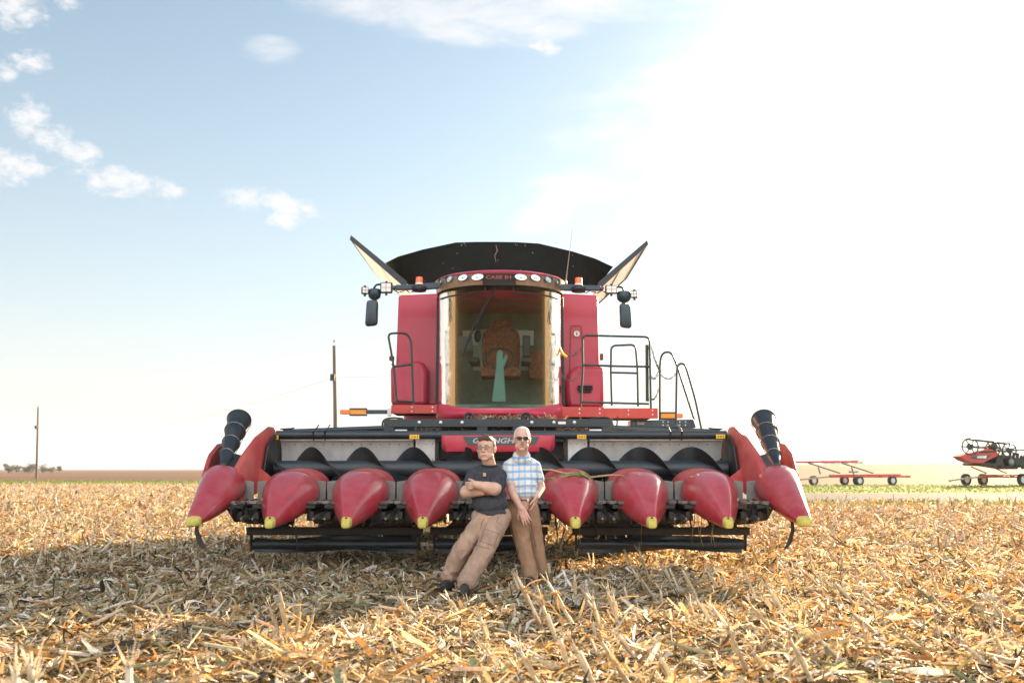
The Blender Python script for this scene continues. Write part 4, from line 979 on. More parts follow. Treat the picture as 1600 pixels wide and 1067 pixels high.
# number disc on the right panel with its recess line
p = P(901.5, 521, YB - .06); m = MB(); m.lathe([(.042, 0), (.042, .006)], Matrix.Translation(p + Vector((0, .03, 0))) @ Matrix.Rotation(R(90), 4, 'X'), 20); d_ = m.build('round_notice', M['white'], rp_)
m = MB(); m.box((p.x - .007, p.y + .020, p.z - .024), (p.x + .007, p.y + .0235, p.z + .012)); m.ball(p + Vector((0, .022, .022)), (.007, .003, .007)); m.build('notice_mark', M['black'], d_)
m = MB(); ln = [P(890, 590, YB - .04), P(892, 512, YB - .04), P(893, 509, YB - .04), P(906, 509, YB - .04), P(909, 513, YB - .04), P(909, 530, YB - .04)]; m.tube(ln, .006, 5); m.build('recess_line', M['seat'], rp_)
# platform rails
def rail_box(x0, x1, y0, y1, Y, name='platform_edge'):
    a, b = P(x0, y1, Y), P(x1, y0, Y); m = MB(); m.box((a.x, Y, a.z), (b.x, Y + .05, b.z)); s_ = m.build(name, M['red_frame'], cb, 0, .006); return s_
for a in ((611, 683, 632.5, 646), (874, 944, 635.5, 651.5), (944.3, 1028, 637.5, 653.5)):
    s_ = rail_box(*a, 13.45)
    m = MB(); n_ = 3
    for px in (a[0] + (a[1] - a[0]) * .45, a[0] + (a[1] - a[0]) * .9):
        for dy in (3.5, 10): m.lathe([(.013, 0), (.010, .008)], Matrix.Translation(P(px, a[2] + dy, 13.45)) @ Matrix.Rotation(R(90), 4, 'X'), 8)
    m.build('bolt_head', M['bolt'], s_)
a, b = P(944, 650, 13.5), P(1028, 646, 13.5); m = MB(); m.box((a.x - .6, 13.5, a.z), (b.x, 14.8, b.z)); m.build('walkway', M['grime'], cb, 0); m = MB(); a = P(611, 645, 13.5); b = P(683, 642, 13.5); m.box((a.x, 13.5, a.z), (b.x, 14.3, b.z)); m.build('walkway', M['grime'], cb, 0)
def rail(pts, Y, r=.016, name='handrail', rr=.07, m_='rail', dY=None):
    m = MB(); q = [P(px, py, Y + (dY[i] if dY else 0)) for i, (px, py) in enumerate(pts)]; m.tube(rounded(q, rr), r, 8); return m.build(name, M[m_], cb)
def hand(lines, Y, name, m_='rail', r=.015, rr=.07):
    m = MB()
    for pts in lines: m.tube(rounded([P(px, py, Y) for px, py in pts], rr), r, 8)
    return m.build(name, M[m_], cb)
hand([[(620, 630), (614.5, 568), (606, 521), (634, 520), (642, 530), (646, 634)], [(613, 568), (615, 573), (645, 569)], [(617, 629), (619, 626), (646, 627.5)]], 13.5, 'handrail')
hand([[(907, 636), (911, 575), (910, 524), (1015, 526.5), (1017, 640)], [(910, 570), (963, 572), (1016, 573)], [(907, 628), (1014, 631)], [(956, 634), (954.5, 582), (955, 540), (993, 538.5), (996, 575), (997, 635)], [(955, 582), (996, 583)]], 13.5, 'handrail')
hand([[(1011, 539), (1011.5, 627)]], 13.55, 'gate_post', 'rail', .024)
hand([[(1031, 656), (1031, 561), (1037, 550), (1049, 550), (1056, 566), (1085, 656)]], 13.7, 'ladder_rail', rr=.16); hand([[(1056, 664), (1057.5, 575), (1061, 568), (1070, 568.5), (1074, 580), (1086, 622), (1096.5, 672)]], 13.3, 'ladder_rail', rr=.12)
def chain(p0, p1, sag, Y, name='safety_chain'):
    m = MB(); a, b = P(*p0, Y), P(*p1, Y); n_ = int((a - b).length * 1.25 / .036)
    pt = [a.lerp(b, k / n_) - Vector((0, 0, sag * 4 * (k / n_) * (1 - k / n_))) for k in range(n_ + 1)]
    for k in range(n_):
        d = (pt[k + 1] - pt[k]); c = (pt[k] + pt[k + 1]) / 2; t = d.normalized(); s_ = Vector((0, 1, 0)) if k % 2 else t.cross(Vector((0, 1, 0)))
        m.tube([c + t * (.021 * math.cos(q)) + s_ * (.011 * math.sin(q)) for q in [i * math.pi / 3 for i in range(6)]], .0055, 4, closed=True)
    return m.build(name, M['chain'], cb, 30)
chain((1017, 540), (1032, 580), .05, 13.6); chain((1017, 588), (1031, 570), .10, 13.6); chain((1032, 585), (1057, 583), .07, 13.5); chain((1016, 622), (1031, 600), .09, 13.6)
chain((878, 548), (910, 540), .10, 13.5); chain((872, 575), (908, 578), .16, 13.5)
m = MB(); m.tube([P(874, 543, 13.45), P(879, 553, 13.45), P(886, 558, 13.45)], .018, 8); m.build('chain_sleeve', M['sticker'], cb)
# ladder landing and lamps at the right
m = MB(); a, b = P(985, 668, 13.6), P(1086, 655, 13.6); m.prism([a, P(1088, 668, 13.6), P(1084, 655, 13.6), P(985, 657, 13.6)], (0, .35, 0)); ld = m.build('ladder_landing', M['mirror'], cb, 0, .01)
m = MB()
for px in (1036, 1044, 1062, 1071):
    for py in (659, 664): m.lathe([(.010, 0), (.008, .006)], Matrix.Translation(P(px, py, 13.6)) @ Matrix.Rotation(R(90), 4, 'X'), 8)
p = P(995, 661, 13.58); m.tube([p, p + Vector((.1, 0, 0))], .03, 8); m.build('bolt_head', M['bolt'], ld)
def marker(x0, x1, x2, y0, y1, Y, sg, bracket):
    a, b = P(min(x0, x1), y1, Y), P(max(x0, x1), y0, Y); m = MB(); m.box((a.x, Y, a.z), (b.x, Y + .05, b.z)); root = m.build('marker_reflector', M['amber'], cb, 0, .004)
    a, b = P(min(x1, x2), y1, Y), P(max(x1, x2), y0, Y); m = MB(); m.box((a.x, Y - .01, a.z + .004), (b.x, Y + .06, b.z - .004)); o = m.build('turn_lamp', M['orange'], root, 0, .01)
    a, b = P(min(x0, x1) - 1, y1 + 2, Y), P(max(x0, x1) + 1, y1 - .3, Y); m = MB(); m.box((a.x, Y - .006, a.z), (b.x, Y + .06, b.z)); a, b = P(min(x0, x1) - 1, y0 + .3, Y), P(max(x0, x1) + 1, y0 - 2, Y); m.box((a.x, Y - .006, a.z), (b.x, Y + .06, b.z)); m.build('marker_frame', M['dark'], root, 0)
    return root
r_ = marker(572, 547, 531, 639.5, 647.5, 13.3, -1, 1); marker(1033, 1055, 1067, 645.5, 653.5, 13.7, 1, 1)
m = MB(); a = P(573, 643.5, 13.33); b = P(605, 643.5, 13.33); m.bar(a, b, .05, .055); m.build('marker_arm', M['mirror'], cb, 0, .005)
m = MB(); a, b = P(605, 650, 13.3), P(611, 637.5, 13.3); m.box((a.x, 13.3, a.z), (b.x, 13.36, b.z)); m.build('arm_bracket', M['silver'], cb, 0, .004)
m = MB(); m.tube(rounded([P(598, 672, 12.6), P(597, 656, 12.6), P(612, 652, 12.6), P(630, 654, 12.6)], .1), .012, 6); m.tube(rounded([P(925, 654, 12.6), P(950, 651, 12.6), P(958, 660, 12.6), P(957, 675, 12.6)], .1), .012, 6); m.tube([P(963, 676, 12.6), P(965, 650, 12.6)], .01, 6); m.build('hydraulic_hose', M['black'], cb)
# mirror arms
def mirror(sg):
    px = (lambda v: v) ; Y = 13.25; mm = MB()
    if sg < 0:
        arm = [(688, 446), (650, 449), (618, 449.5), (612, 450)]; wl = (594, 612.5, 441, 457.5); cl = (565.5, 576, 448, 459); ho = (574, 595, 450, 467); mr = [(573, 469), (590.5, 469), (589.5, 508), (570, 510)]; pipe = [(606, 446), (588, 444), (584, 451)]
    else:
        arm = [(872, 449), (900, 450), (938, 450.5), (943, 452)]; wl = (946, 965, 445.5, 458.5); cl = (985, 996, 454, 465); ho = (964, 987, 454, 471); mr = [(968, 474), (985, 475), (987.5, 513), (969, 511)]; pipe = [(955, 449), (972, 448), (975, 455)]
    for i in range(len(arm) - 1): mm.bar(P(*arm[i], Y), P(*arm[i + 1], Y), .07, (.085, .07, .05)[i])
    am = mm.build('mirror_arm', M['mirror'], cb, 0, .01)
    m = MB(); m.tube(rounded([P(*q, Y) for q in pipe], .05), .014, 8); 
    for k in range(5):
        a = P(arm[2][0] + (-1 if sg < 0 else 1) * (-32 + 9 * k), arm[2][1] + 5 + (k % 2) * 3, Y); b = P(arm[2][0] + (-1 if sg < 0 else 1) * (-24 + 9 * k), arm[2][1] + 7 - (k % 2) * 4, Y); m.tube([a, b], .007, 5)
    m.build('arm_cable', M['black'], am)
    def lamp(x0, x1, y0, y1, yaw, name):
        c = P((x0 + x1) / 2, (y0 + y1) / 2, Y - .03); w = (P(x1, y0, Y) - P(x0, y0, Y)).length / 2; h = (P(x0, y0, Y) - P(x0, y1, Y)).length / 2
        T = Matrix.Translation(c) @ Matrix.Rotation(yaw, 4, 'Z'); m = MB(); m.box((-w, 0, -h), (w, .07, h), T); ll = m.build(name, M['dark'], am, 0, .012)
        m = MB(); m.box((-w * .8, -.006, -h * .8), (w * .8, .0, h * .8), T); le = m.build('lamp_lens', M['led'], ll, 0, .004); m = MB(); m.box((-w * .8, -.010, -h * .06), (w * .8, -.004, h * .06), T); m.box((-w * .06, -.0105, -h * .8), (w * .06, -.0035, h * .8), T); m.build('lens_divider', M['bezel'], ll, 0)
        m = MB(); m.bar(T @ Vector((0, .03, h)), T @ Vector((0, .03, h + .02)), .03, .03); m.bar(T @ Vector((0, .03, -h - .03)), T @ Vector((0, .03, -h)), .03, .03); m.build('lamp_bracket', M['black'], ll, 0)
    lamp(*wl, 0, 'work_light'); lamp(*cl, R(18) * -sg, 'corner_light')
    a, b = P(ho[0], ho[3], Y), P(ho[1], ho[2], Y); c = (a + b) / 2; w, h = (b.x - a.x) / 2, (b.z - a.z) / 2
    m = MB(); m.lathe([(w * .55, -h), (w * .9, -h * .55), (w, h * .1), (w * .92, h * .8), (w * .5, h)], Matrix.Translation(c + Vector((0, .05, 0))), 18); m.tube([c + Vector((0, .05, -h - .03)), c + Vector((0, .05, -h))], .03, 8); m.build('swivel_housing', M['mirror'], am)
    q = [P(*v, Y) for v in mr]; m = MB(); cc = sum(q, Vector()) / 4; rg = []
    for y, s_ in ((-.045, .75), (-.035, .93), (0, 1.0), (.05, 1), (.08, .94)):
        rg.append([cc + (v - cc) * s_ + Vector((0, y, 0)) for v in rounded([q[0].lerp(q[1], .5), q[1], q[2], q[3], q[0], q[0].lerp(q[1], .49)], .05, 4)])
    m.loft(rg); m.build('mirror_head', M['mirror'], am, 50)
mirror(-1); mirror(1)
for px in (655, 904):                                              # beacons
    c = P(px, 452 if px < 800 else 453, 13.2); m = MB(); m.lathe([(.09, -.03), (.105, .0), (.10, .03), (.06, .06)], Matrix.Translation(c), 18); bb = m.build('beacon', M['black'], cb)
    m = MB(); m.lathe([(.052, .06), (.052, .085)], Matrix.Translation(c), 18); m.build('beacon_ring', M['white'], bb)
    m = MB(); m.lathe([(.050, .085), (.048, .15), (.042, .165), (.01, .17)], Matrix.Translation(c), 18); m.build('beacon_lens', M['orange'], bb)
m = MB(); m.tube([P(884, 446, 13.5), P(886, 425, 13.5), P(894.5, 358, 13.5)], [.010, .006, .003], 6); m.ball(P(884, 443, 13.5), (.02, .02, .06)); m.build('antenna', M['bezel'], cb)
# grain tank extension
def ext(Yc, Ye, name, s=1.0):
    top = [(602, 411), (622, 401), (660, 390), (712, 379), (745, 378), (776, 378), (808, 378.5), (842, 380.5), (895, 393), (930, 404), (958, 417)]
    bot = [(640, 447), (650, 449), (675, 451), (712, 452), (745, 452), (776, 452), (808, 452), (842, 452), (880, 451), (915, 450), (932, 449)]
    m = MB(); A = []; B = []
    for i, (t, b) in enumerate(zip(top, bot)):
        u = abs(i - 5) / 5; y = 14.55 + (15.3 - 14.55) * u ** 2; A.append(P(*t, y)); B.append(P(*b, y + .15))
    off = Vector((0, Yc - 14.55, 0)); 
    if Yc > 15:
        A = [Vector((p.x, 2 * 16.9 - p.y, p.z)) for p in A]; B = [Vector((p.x, 2 * 16.9 - p.y, p.z)) for p in B]
    th = Vector((0, .03, 0)); m.loft([B, A, [p + th for p in A], [p + th for p in B]], cap=False, closed_ring=False); te = m.build(name, M['tank'], cb, 40)
    if Yc < 15:
        m = MB(); rng2 = random.Random(3)
        for k in range(26):
            i = rng2.uniform(1, 9); u = i % 1; i = int(i); v = rng2.random(); p = A[i].lerp(A[i + 1], u).lerp(B[i].lerp(B[i + 1], u), v); m.ball(p + Vector((0, -.004, 0)), (.010 * rng2.uniform(.4, 1), .004, .010 * rng2.uniform(.4, 1)), 6, 4)
        m.build('dust_speck', M['bezel'], te)
        m = MB(); m.tube([P(775, 383, 14.53), P(777, 392, 14.56), P(773, 400, 14.58), P(775, 410, 14.6)], [.006, .010, .007, .003], 6); m.build('rust_streak', M['bezel'], te)
ext(14.55, 15.3, 'tank_front'); ext(18, 18, 'tank_back')
for A_, B_, sg in (((549, 373), (636, 446), -1), ((1010.5, 381), (934, 448), 1)):
    Y = 15.25; a, b = P(*A_, Y), P(*B_, Y); dY = Vector((0, 3.0, 0)); m = MB()
    n_ = (a - b).cross(dY).normalized() * .018
    m.prism([a, b, b + dY, a + dY * .93], n_); fl = m.build('tank_flap', M['flap'], cb, 0)
    m = MB(); m.bar(a + Vector((0, -.03, 0)), b + Vector((0, -.03, 0)), .10, .07) if False else m.prism([a + Vector((0, -.04, .045)), a + Vector((sg * .02, -.04, -.02)), b + Vector((sg * .02, -.04, -.05)), b + Vector((0, -.04, .06))], (0, .06, 0)); m.build('flap_edge', M['dark'], fl, 0)
    m = MB(); m.tube([a + Vector((0, 0, -.01)), a + dY * .93], .02, 6); m.tube([a + dY * .93, b + dY], .02, 6); m.tube([a.lerp(b, .5), a.lerp(b, .5) + dY], .012, 6); m.build('flap_hem', M['rail'], fl)
# wheels: duals at the front, singles at the back
def wheel(x, y, r, w, mount):
    T = Matrix.Translation(Vector((x, y, r - .03))) @ Matrix.Rotation(R(90), 4, 'Y'); h = w / 2
    m = MB(); m.lathe([(r * .60, -h * .8), (r * .80, -h), (r * .93, -h * .92), (r * .965, -h * .6), (r * .97, 0), (r * .965, h * .6), (r * .93, h * .92), (r * .80, h), (r * .60, h * .8)], T, 40, cap=False)
    n_ = 22
    for k in range(n_):
        for s_ in (-1, 1):
            a0 = 2 * math.pi * (k + (.5 if s_ > 0 else 0)) / n_; a1 = a0 + .16
            f = lambda a, rr, xx: T @ Vector((rr * math.cos(a), rr * math.sin(a), xx))
            p = [f(a0, r * .95, 0), f(a0 + .05, r * .95, 0), f(a1 + .06, r * .93, s_ * h), f(a1, r * .93, s_ * h)]; q = [f(a0, r, 0), f(a0 + .045, r, 0), f(a1 + .055, r * .975, s_ * h), f(a1, r * .975, s_ * h)]
            m.add(p + q, [(0, 1, 2, 3), (4, 5, 6, 7), (0, 1, 5, 4), (1, 2, 6, 5), (2, 3, 7, 6), (3, 0, 4, 7)])
    wh = m.build('wheel', M['rubber'], cb, 30)
    m = MB(); m.lathe([(r * .61, -h * .8), (r * .56, -h * .6), (r * .5, -.02), (r * .15, -.05), (r * .15, -.12), (.02, -.12)], T, 28); m.lathe([(r * .61, h * .8), (r * .56, h * .6), (r * .5, .02), (r * .15, .05), (r * .15, .12), (.02, .12)], T, 28); m.build('rim', M['red_frame'], wh)
for x in (-2.45, -1.72, 1.35, 2.02): wheel(x, 15.0, .84, .60, 0)
for x in (-1.5, 1.2): wheel(x, 20.3, .65, .45, 0)
# ------------------------------------------------------------------ people
def skin_mat(name, col):
    m = mat(name, col, .5, var=.14, vscale=14, spec=.4); b = m.node_tree.nodes['Principled BSDF']
    b.inputs['Subsurface Weight'].default_value = .12; b.inputs['Subsurface Radius'].default_value = (.02, .008, .004); b.inputs['Subsurface Scale'].default_value = .4
    return m
M['skin_a'] = skin_mat('tanned_skin', (.58, .37, .28)); M['skin_b'] = skin_mat('ruddy_skin', (.60, .37, .29))
M['tee'] = mat('charcoal_cotton', (.045, .050, .060), .85, var=.2, vscale=30, bump=.35, bscale=30, spec=.2)
M['khaki'] = mat('dusty_khaki_canvas', (.36, .25, .185), .85, var=.16, vscale=9, bump=.4, bscale=24, dirt=.5, dirt_col=(.18, .12, .085), spec=.2, dscale=5)
M['brown'] = mat('brown_canvas', (.30, .185, .115), .85, var=.16, vscale=9, bump=.4, bscale=24, dirt=.3, dirt_col=(.15, .09, .05), spec=.2, dscale=5)
M['shoe'] = mat('dark_shoe', (.015, .018, .02), .6, var=.2, dirt=.5, dirt_col=(.12, .09, .06), dscale=20)
M['hair_a'] = mat('brown_hair', (.085, .05, .028), .55, var=.4, vscale=60, stretch=(3, 3, .5), bump=.8, bscale=90)
M['hair_b'] = mat('white_hair', (.62, .60, .57), .6, var=.15, vscale=60, stretch=(3, 3, .5), bump=.8, bscale=90)
M['tache'] = mat('grey_moustache', (.30, .25, .21), .7, var=.3, vscale=90)
M['tooth'] = mat('teeth', (.75, .72, .66), .3, var=.03); M['lip'] = mat('lips', (.42, .16, .12), .45, var=.1)
M['eye'] = mat('eye_white', (.6, .58, .55), .2, var=.03); M['iris'] = mat('iris', (.06, .04, .03), .2, var=.1)
M['frame_w'] = mat('glasses_frame', (.10, .08, .06), .25, metal=.6, var=.1); M['shade'] = mat('dark_sunglass_lens', (.006, .010, .010), .2, var=.1, spec=.3)
M['tint'] = mat('tinted_spectacle_lens', (.30, .20, .12), .06, var=.05, spec=.8, coat=1)
M['belt'] = mat('brown_leather_belt', (.16, .08, .035), .5, var=.2, vscale=20)
M['thread'] = mat('dark_seam', (.10, .06, .04), .9, var=.1)
M['tab'] = mat('pale_pocket_tab', (.62, .45, .30), .6, var=.05); M['tab2'] = mat('orange_tab_mark', (.55, .16, .04), .6, var=.05)
def plaid():
    m = bpy.data.materials.new('blue_plaid_cotton'); m.use_nodes = True; t = m.node_tree; n = t.nodes; l = t.links
    b = n['Principled BSDF']; b.inputs['Roughness'].default_value = .85; b.inputs['Specular IOR Level'].default_value = .2
    co = n.new('ShaderNodeTexCoord'); sp = n.new('ShaderNodeSeparateXYZ'); 
    ns = n.new('ShaderNodeTexNoise'); ns.inputs['Scale'].default_value = 5; l.new(co.outputs['Object'], ns.inputs['Vector'])
    ad = n.new('ShaderNodeVectorMath'); ad.operation = 'MULTIPLY_ADD'; l.new(ns.outputs['Color'], ad.inputs[0]); ad.inputs[1].default_value = (.03, .03, .03); l.new(co.outputs['Object'], ad.inputs[2])
    l.new(ad.outputs[0], sp.inputs[0])
    def mth(op, a, b_=None, cl=False):
        q = n.new('ShaderNodeMath'); q.operation = op; q.use_clamp = cl
        for i, v in enumerate((a, b_)):
            if v is None: continue
            if isinstance(v, (int, float)): q.inputs[i].default_value = v
            else: l.new(v, q.inputs[i])
        return q.outputs[0]
    def stripe(src, period, duty, off=0):
        f = mth('FRACT', mth('ADD', mth('DIVIDE', src, period), off)); d = mth('ABSOLUTE', mth('SUBTRACT', f, .5))
        return mth('MULTIPLY', mth('SUBTRACT', duty / 2, d), 14, True)
    col = None
    def layer(prev, fac, c):
        q = n.new('ShaderNodeMixRGB'); l.new(fac, q.inputs[0])
        if prev is None: q.inputs[1].default_value = (.66, .68, .68, 1)
        else: l.new(prev, q.inputs[1])
        q.inputs[2].default_value = (*c, 1); return q.outputs[0]
    hx = mth('MULTIPLY', stripe(sp.outputs['X'], .062, .42), .55); hzv = mth('MULTIPLY', stripe(sp.outputs['Z'], .070, .40, .2), .75)
    col = layer(None, hx, (.22, .40, .62)); col = layer(col, hzv, (.13, .33, .58))
    col = layer(col, mth('MULTIPLY', stripe(sp.outputs['Z'], .070, .06, .62), .6), (.55, .48, .22)); col = layer(col, mth('MULTIPLY', stripe(sp.outputs['X'], .062, .05, .5), .5), (.55, .50, .30))
    l.new(col, b.inputs['Base Color'])
    n3 = n.new('ShaderNodeTexNoise'); n3.inputs['Scale'].default_value = 22; l.new(co.outputs['Object'], n3.inputs['Vector'])
    bp = n.new('ShaderNodeBump'); bp.inputs['Strength'].default_value = .5; bp.inputs['Distance'].default_value = .012; l.new(n3.outputs['Fac'], bp.inputs['Height']); l.new(bp.outputs[0], b.inputs['Normal'])
    return m
M['plaid'] = plaid()

def melt(name, mb, mtl, parent, voxel=.005, smooth=4, wrinkle=None, cut=None):
    """closed overlapping volumes fused into one continuous skin"""
    me = mb.mesh(name); o = bpy.data.objects.new(name, me); C.objects.link(o)
    r = o.modifiers.new('r', 'REMESH'); r.mode = 'VOXEL'; r.voxel_size = voxel
    s_ = o.modifiers.new('s', 'SMOOTH'); s_.factor = .5; s_.iterations = smooth
    bpy.context.view_layer.update()
    new = bpy.data.meshes.new_from_object(o.evaluated_get(bpy.context.evaluated_depsgraph_get())); bpy.data.objects.remove(o)
    n_ = len(new.vertices); co = np.empty(n_ * 3, np.float32); new.vertices.foreach_get('co', co); co = co.reshape(-1, 3)
    if wrinkle:
        nm = np.empty(n_ * 3, np.float32); new.vertices.foreach_get('normal', nm); nm = nm.reshape(-1, 3)
        d = np.array([wrinkle(Vector(c)) for c in co], np.float32); co = co + nm * d[:, None]; new.vertices.foreach_set('co', co.ravel())
    new.name = name; new.materials.clear(); new.update()
    q = link_mesh(name, new, mtl, parent); new.polygons.foreach_set('use_smooth', [True] * len(new.polygons)); return q
def hand_prims(mb, wrist, palm_dir, side_dir, spread=.3, curl=.5, s=1.0, thumb_side=1, nrm=None):
    """palm and five fingers; side_dir points across the knuckles towards the thumb"""
    f = Vector(palm_dir).normalized(); sd_ = Vector(side_dir); sd_ = (sd_ - f * sd_.dot(f)).normalized(); nr = nrm or f.cross(sd_).normalized()
    w = Vector(wrist); k0 = w + f * .085 * s
    for u in (-.030, -.010, .010, .028): mb.capsule(w + sd_ * u * .6 * s, .019 * s, k0 + sd_ * u * s, .0135 * s, 10)
    for u, ln, cu in ((-.033, .060, 1.15), (-.011, .076, 1.0), (.011, .083, .95), (.032, .074, .9)):
        p = k0 + sd_ * u * s; d = (f + sd_ * u * spread * 10).normalized()
        for j, fr in enumerate((.45, .32, .23)):
            d = (d * math.cos(curl * cu * (.35 + .45 * j)) + nr * math.sin(curl * cu * (.35 + .45 * j))).normalized(); q = p + d * ln * fr * s
            mb.capsule(p, (.0100 - .0010 * j) * s, q, (.0093 - .0010 * j) * s, 10); p = q
    b = w + f * .025 * s + sd_ * .030 * s; d = (f * .75 + sd_ * .65 + nr * .25).normalized(); q = b + d * .042 * s; mb.capsule(b, .0150 * s, q, .0115 * s, 10)
    d = (f * .9 + sd_ * .25 + nr * .35).normalized(); mb.capsule(q, .0112 * s, q + d * .032 * s, .0092 * s, 10)
def head_prims(mb, T, k=1.0, wide=1.0, jaw=1.0):
    """T places the head: local -Y is the way the face looks, Z up; unit head is .235 m tall"""
    B = lambda c, r: mb.ball((0, 0, 0), r, 16, 11, T @ Matrix.Translation(Vector(c)))
    B((0, .012, .035), (.078 * wide, .095, .088)); B((0, -.022, .0), (.066 * wide, .066, .090)); B((0, -.030, -.045), (.054 * wide * jaw, .056, .058)); B((0, -.052, -.083), (.030 * jaw, .026, .024))
    for s_ in (-1, 1):
        B((s_ * .040 * wide * jaw, -.012, -.055), (.026, .040, .034)); B((s_ * .036 * wide, -.062, -.014), (.023, .020, .020))   # jaw corner, cheek
        B((s_ * .078 * wide, .012, -.006), (.009, .020, .031)); B((s_ * .084 * wide, .018, .006), (.008, .012, .022))             # ear
        B((s_ * .028, -.080, .030), (.024, .010, .009))                                                                       # brow
        B((s_ * .012, -.096, -.023), (.008, .010, .007))                                                                      # nostril
    c = lambda a, ra, b, rb: mb.capsule(T @ Vector(a), ra * k, T @ Vector(b), rb * k, 10)
    c((0, -.084, .020), .008, (0, -.106, -.018), .0115); c((0, -.100, -.022), .010, (0, -.090, -.020), .012)
    c((-.020, -.080, -.047), .006, (.020, -.080, -.047), .006); c((-.017, -.080, -.060), .007, (.017, -.080, -.060), .007)
def eyes(T, parent):
    for s_ in (-1, 1):
        m = MB(); m.ball((0, 0, 0), (.0125, .010, .0085), 12, 8, T @ Matrix.Translation(Vector((s_ * .030, -.080, .012)))); e = m.build('eye', M['eye'], parent)
        m = MB(); m.ball((0, 0, 0), (.0052, .003, .0052), 10, 6, T @ Matrix.Translation(Vector((s_ * .030, -.0885, .012)))); m.build('iris', M['iris'], e)
def wr(scale, amp, seed, stretch=(1, 1, 1), zones=None):
    def f(c):
        q = Vector((c.x * stretch[0], c.y * stretch[1], c.z * stretch[2])) * scale + Vector((seed, 0, 0))
        v = abs(mnoise.noise(q)) * 1.4 - .35 + .35 * mnoise.noise(q * 2.3)
        a = amp
        if zones:
            for zc, r_, k in zones: a += k * math.exp(-((c - zc).length / r_) ** 2)
        return -v * a
    return f

from mathutils.bvhtree import BVHTree
def seam(name, obj, pix, m_='thread', r_=.0026):
    """stitched seam laid on the cloth surface"""
    org = worigin(obj); me = obj.data; bv = BVHTree.FromPolygons([tuple(v.co + org) for v in me.vertices], [tuple(p.vertices) for p in me.polygons])
    pts = []; o_ = Vector((0, 0, CH))
    for (a, b) in zip(pix[:-1], pix[1:]):
        for k in range(6):
            t = k / 6; h = bv.ray_cast(o_, DIR(a[0] + (b[0] - a[0]) * t, a[1] + (b[1] - a[1]) * t))
            if h[0] is not None and (not pts or (h[0] - pts[-1]).length < .12): pts.append(h[0])
    if len(pts) > 2:
        m = MB(); m.tube(pts, r_, 5); m.build(name, M[m_], obj)
# ---- the younger man, arms folded, leaning back on the middle snout
PA = P(712, 923, 9.4)
pa = empty('person', (PA.x, PA.y, 0), 'man in charcoal tee and dusty khaki trousers leaning back with folded arms', 'person', 'two men leaning on the header')
A_ = lambda px, py, Y: P(px, py, Y)
hipL, hipR = A_(756, 812, 9.80), A_(779, 812, 9.80); kneL, kneR = A_(722, 858, 9.60), A_(756, 862, 9.50); ankL, ankR = A_(702, 902, 9.66), A_(729, 914, 9.36)
ankL.z = max(ankL.z, .10)
chest, belly, pelv = A_(762, 757, 9.93), A_(765, 788, 9.83), A_(768, 808, 9.82); neck0, neck1 = A_(765, 727, 9.98), A_(762, 716, 9.94)
shL, shR = A_(740, 741, 9.98), A_(781, 743, 9.92); elL, elR = A_(728, 769, 9.80), A_(773, 764, 9.68); haL, haR = A_(753, 768, 9.70), A_(744, 757, 9.63)
TA = Matrix.Translation(A_(759.5, 702.5, 9.92)) @ Euler((R(-4), R(-3), R(-16))).to_matrix().to_4x4() @ Matrix.Diagonal((1.07, 1.0, 1.08, 1))
b = MB()
head_prims(b, TA, 1, 1.04, 1.16)
b.capsule(neck0, .064, neck1, .064); b.capsule(chest, .10, belly, .11); b.capsule(belly, .13, pelv, .12)
b.capsule(shL, .060, elL, .058); b.capsule(shR, .064, elR, .064)
b.capsule(elL, .060, haL, .040); b.capsule(elR, .062, haR, .038); b.capsule(elR.lerp(haR, .1), .064, elR.lerp(haR, .5), .054)
hand_prims(b, haR + Vector((.01, 0, 0)), Vector((-.8, .25, -.1)), Vector((0, -.1, 1)), .1, 1.3, .95, nrm=Vector((0, 1, 0)))
hand_prims(b, haL, Vector((.8, .35, .05)), Vector((0, 0, 1)), .1, .6, .9, nrm=Vector((0, 1, 0)))
b.capsule(hipL, .085, kneL, .06); b.capsule(hipR, .085, kneR, .06); b.capsule(kneL, .06, ankL, .045); b.capsule(kneR, .06, ankR, .045)
b.capsule(pelv, .11, hipL, .085); b.capsule(pelv, .11, hipR, .085)
body = melt('body', b, M['skin_a'], pa, .0042, 3); eyes(TA, pa)
# tee
b = MB()
for c, r_ in ((A_(762, 742, 9.97), (.165, .105, .075)), (A_(762, 757, 9.93), (.185, .130, .11)), (A_(763, 772, 9.87), (.180, .140, .11)), (A_(766, 788, 9.83), (.178, .150, .11)), (A_(769, 801, 9.83), (.170, .140, .06))): b.ball(c, r_, 20, 12)
b.capsule(shL, .072, shR, .072); b.capsule(shL, .070, shL.lerp(elL, .62), .066); b.capsule(shR, .074, shR.lerp(elR, .66), .074)
for sh_ in (shL, shR): b.capsule(neck0 + Vector((.03 if sh_ is shR else -.03, .015, -.035)), .062, sh_ + Vector((0, .0, .004)), .068)
b.ball(neck0 + Vector((0, .0, -.045)), (.11, .085, .055), 18, 10)
b.capsule(shL.lerp(elL, .62), .068, shL.lerp(elL, .78), .064); b.capsule(shR.lerp(elR, .66), .074, shR.lerp(elR, .80), .072)
tee = melt('t_shirt', b, M['tee'], pa, .0065, 5, wr(9, .006, 3, (1, 1, 1.6), [(A_(775, 790, 9.75), .12, .002), (A_(772, 760, 9.8), .09, .006)]))
m = MB(); nc = neck0 + Vector((-.003, -.02, .006)); m.tube([nc + Vector((.076 * math.cos(t * .3927), .060 * math.sin(t * .3927), .012 * math.sin(t * .3927))) for t in range(16)], .008, 6, closed=True); m.build('collar', M['tee'], tee)
p = A_(757, 741, 9.805); m = MB(); m.box((p.x - .014, p.y, p.z - .019), (p.x + .014, p.y + .03, p.z + .014)); tb_ = m.build('pocket_tab', M['tab'], tee, 0, .002)
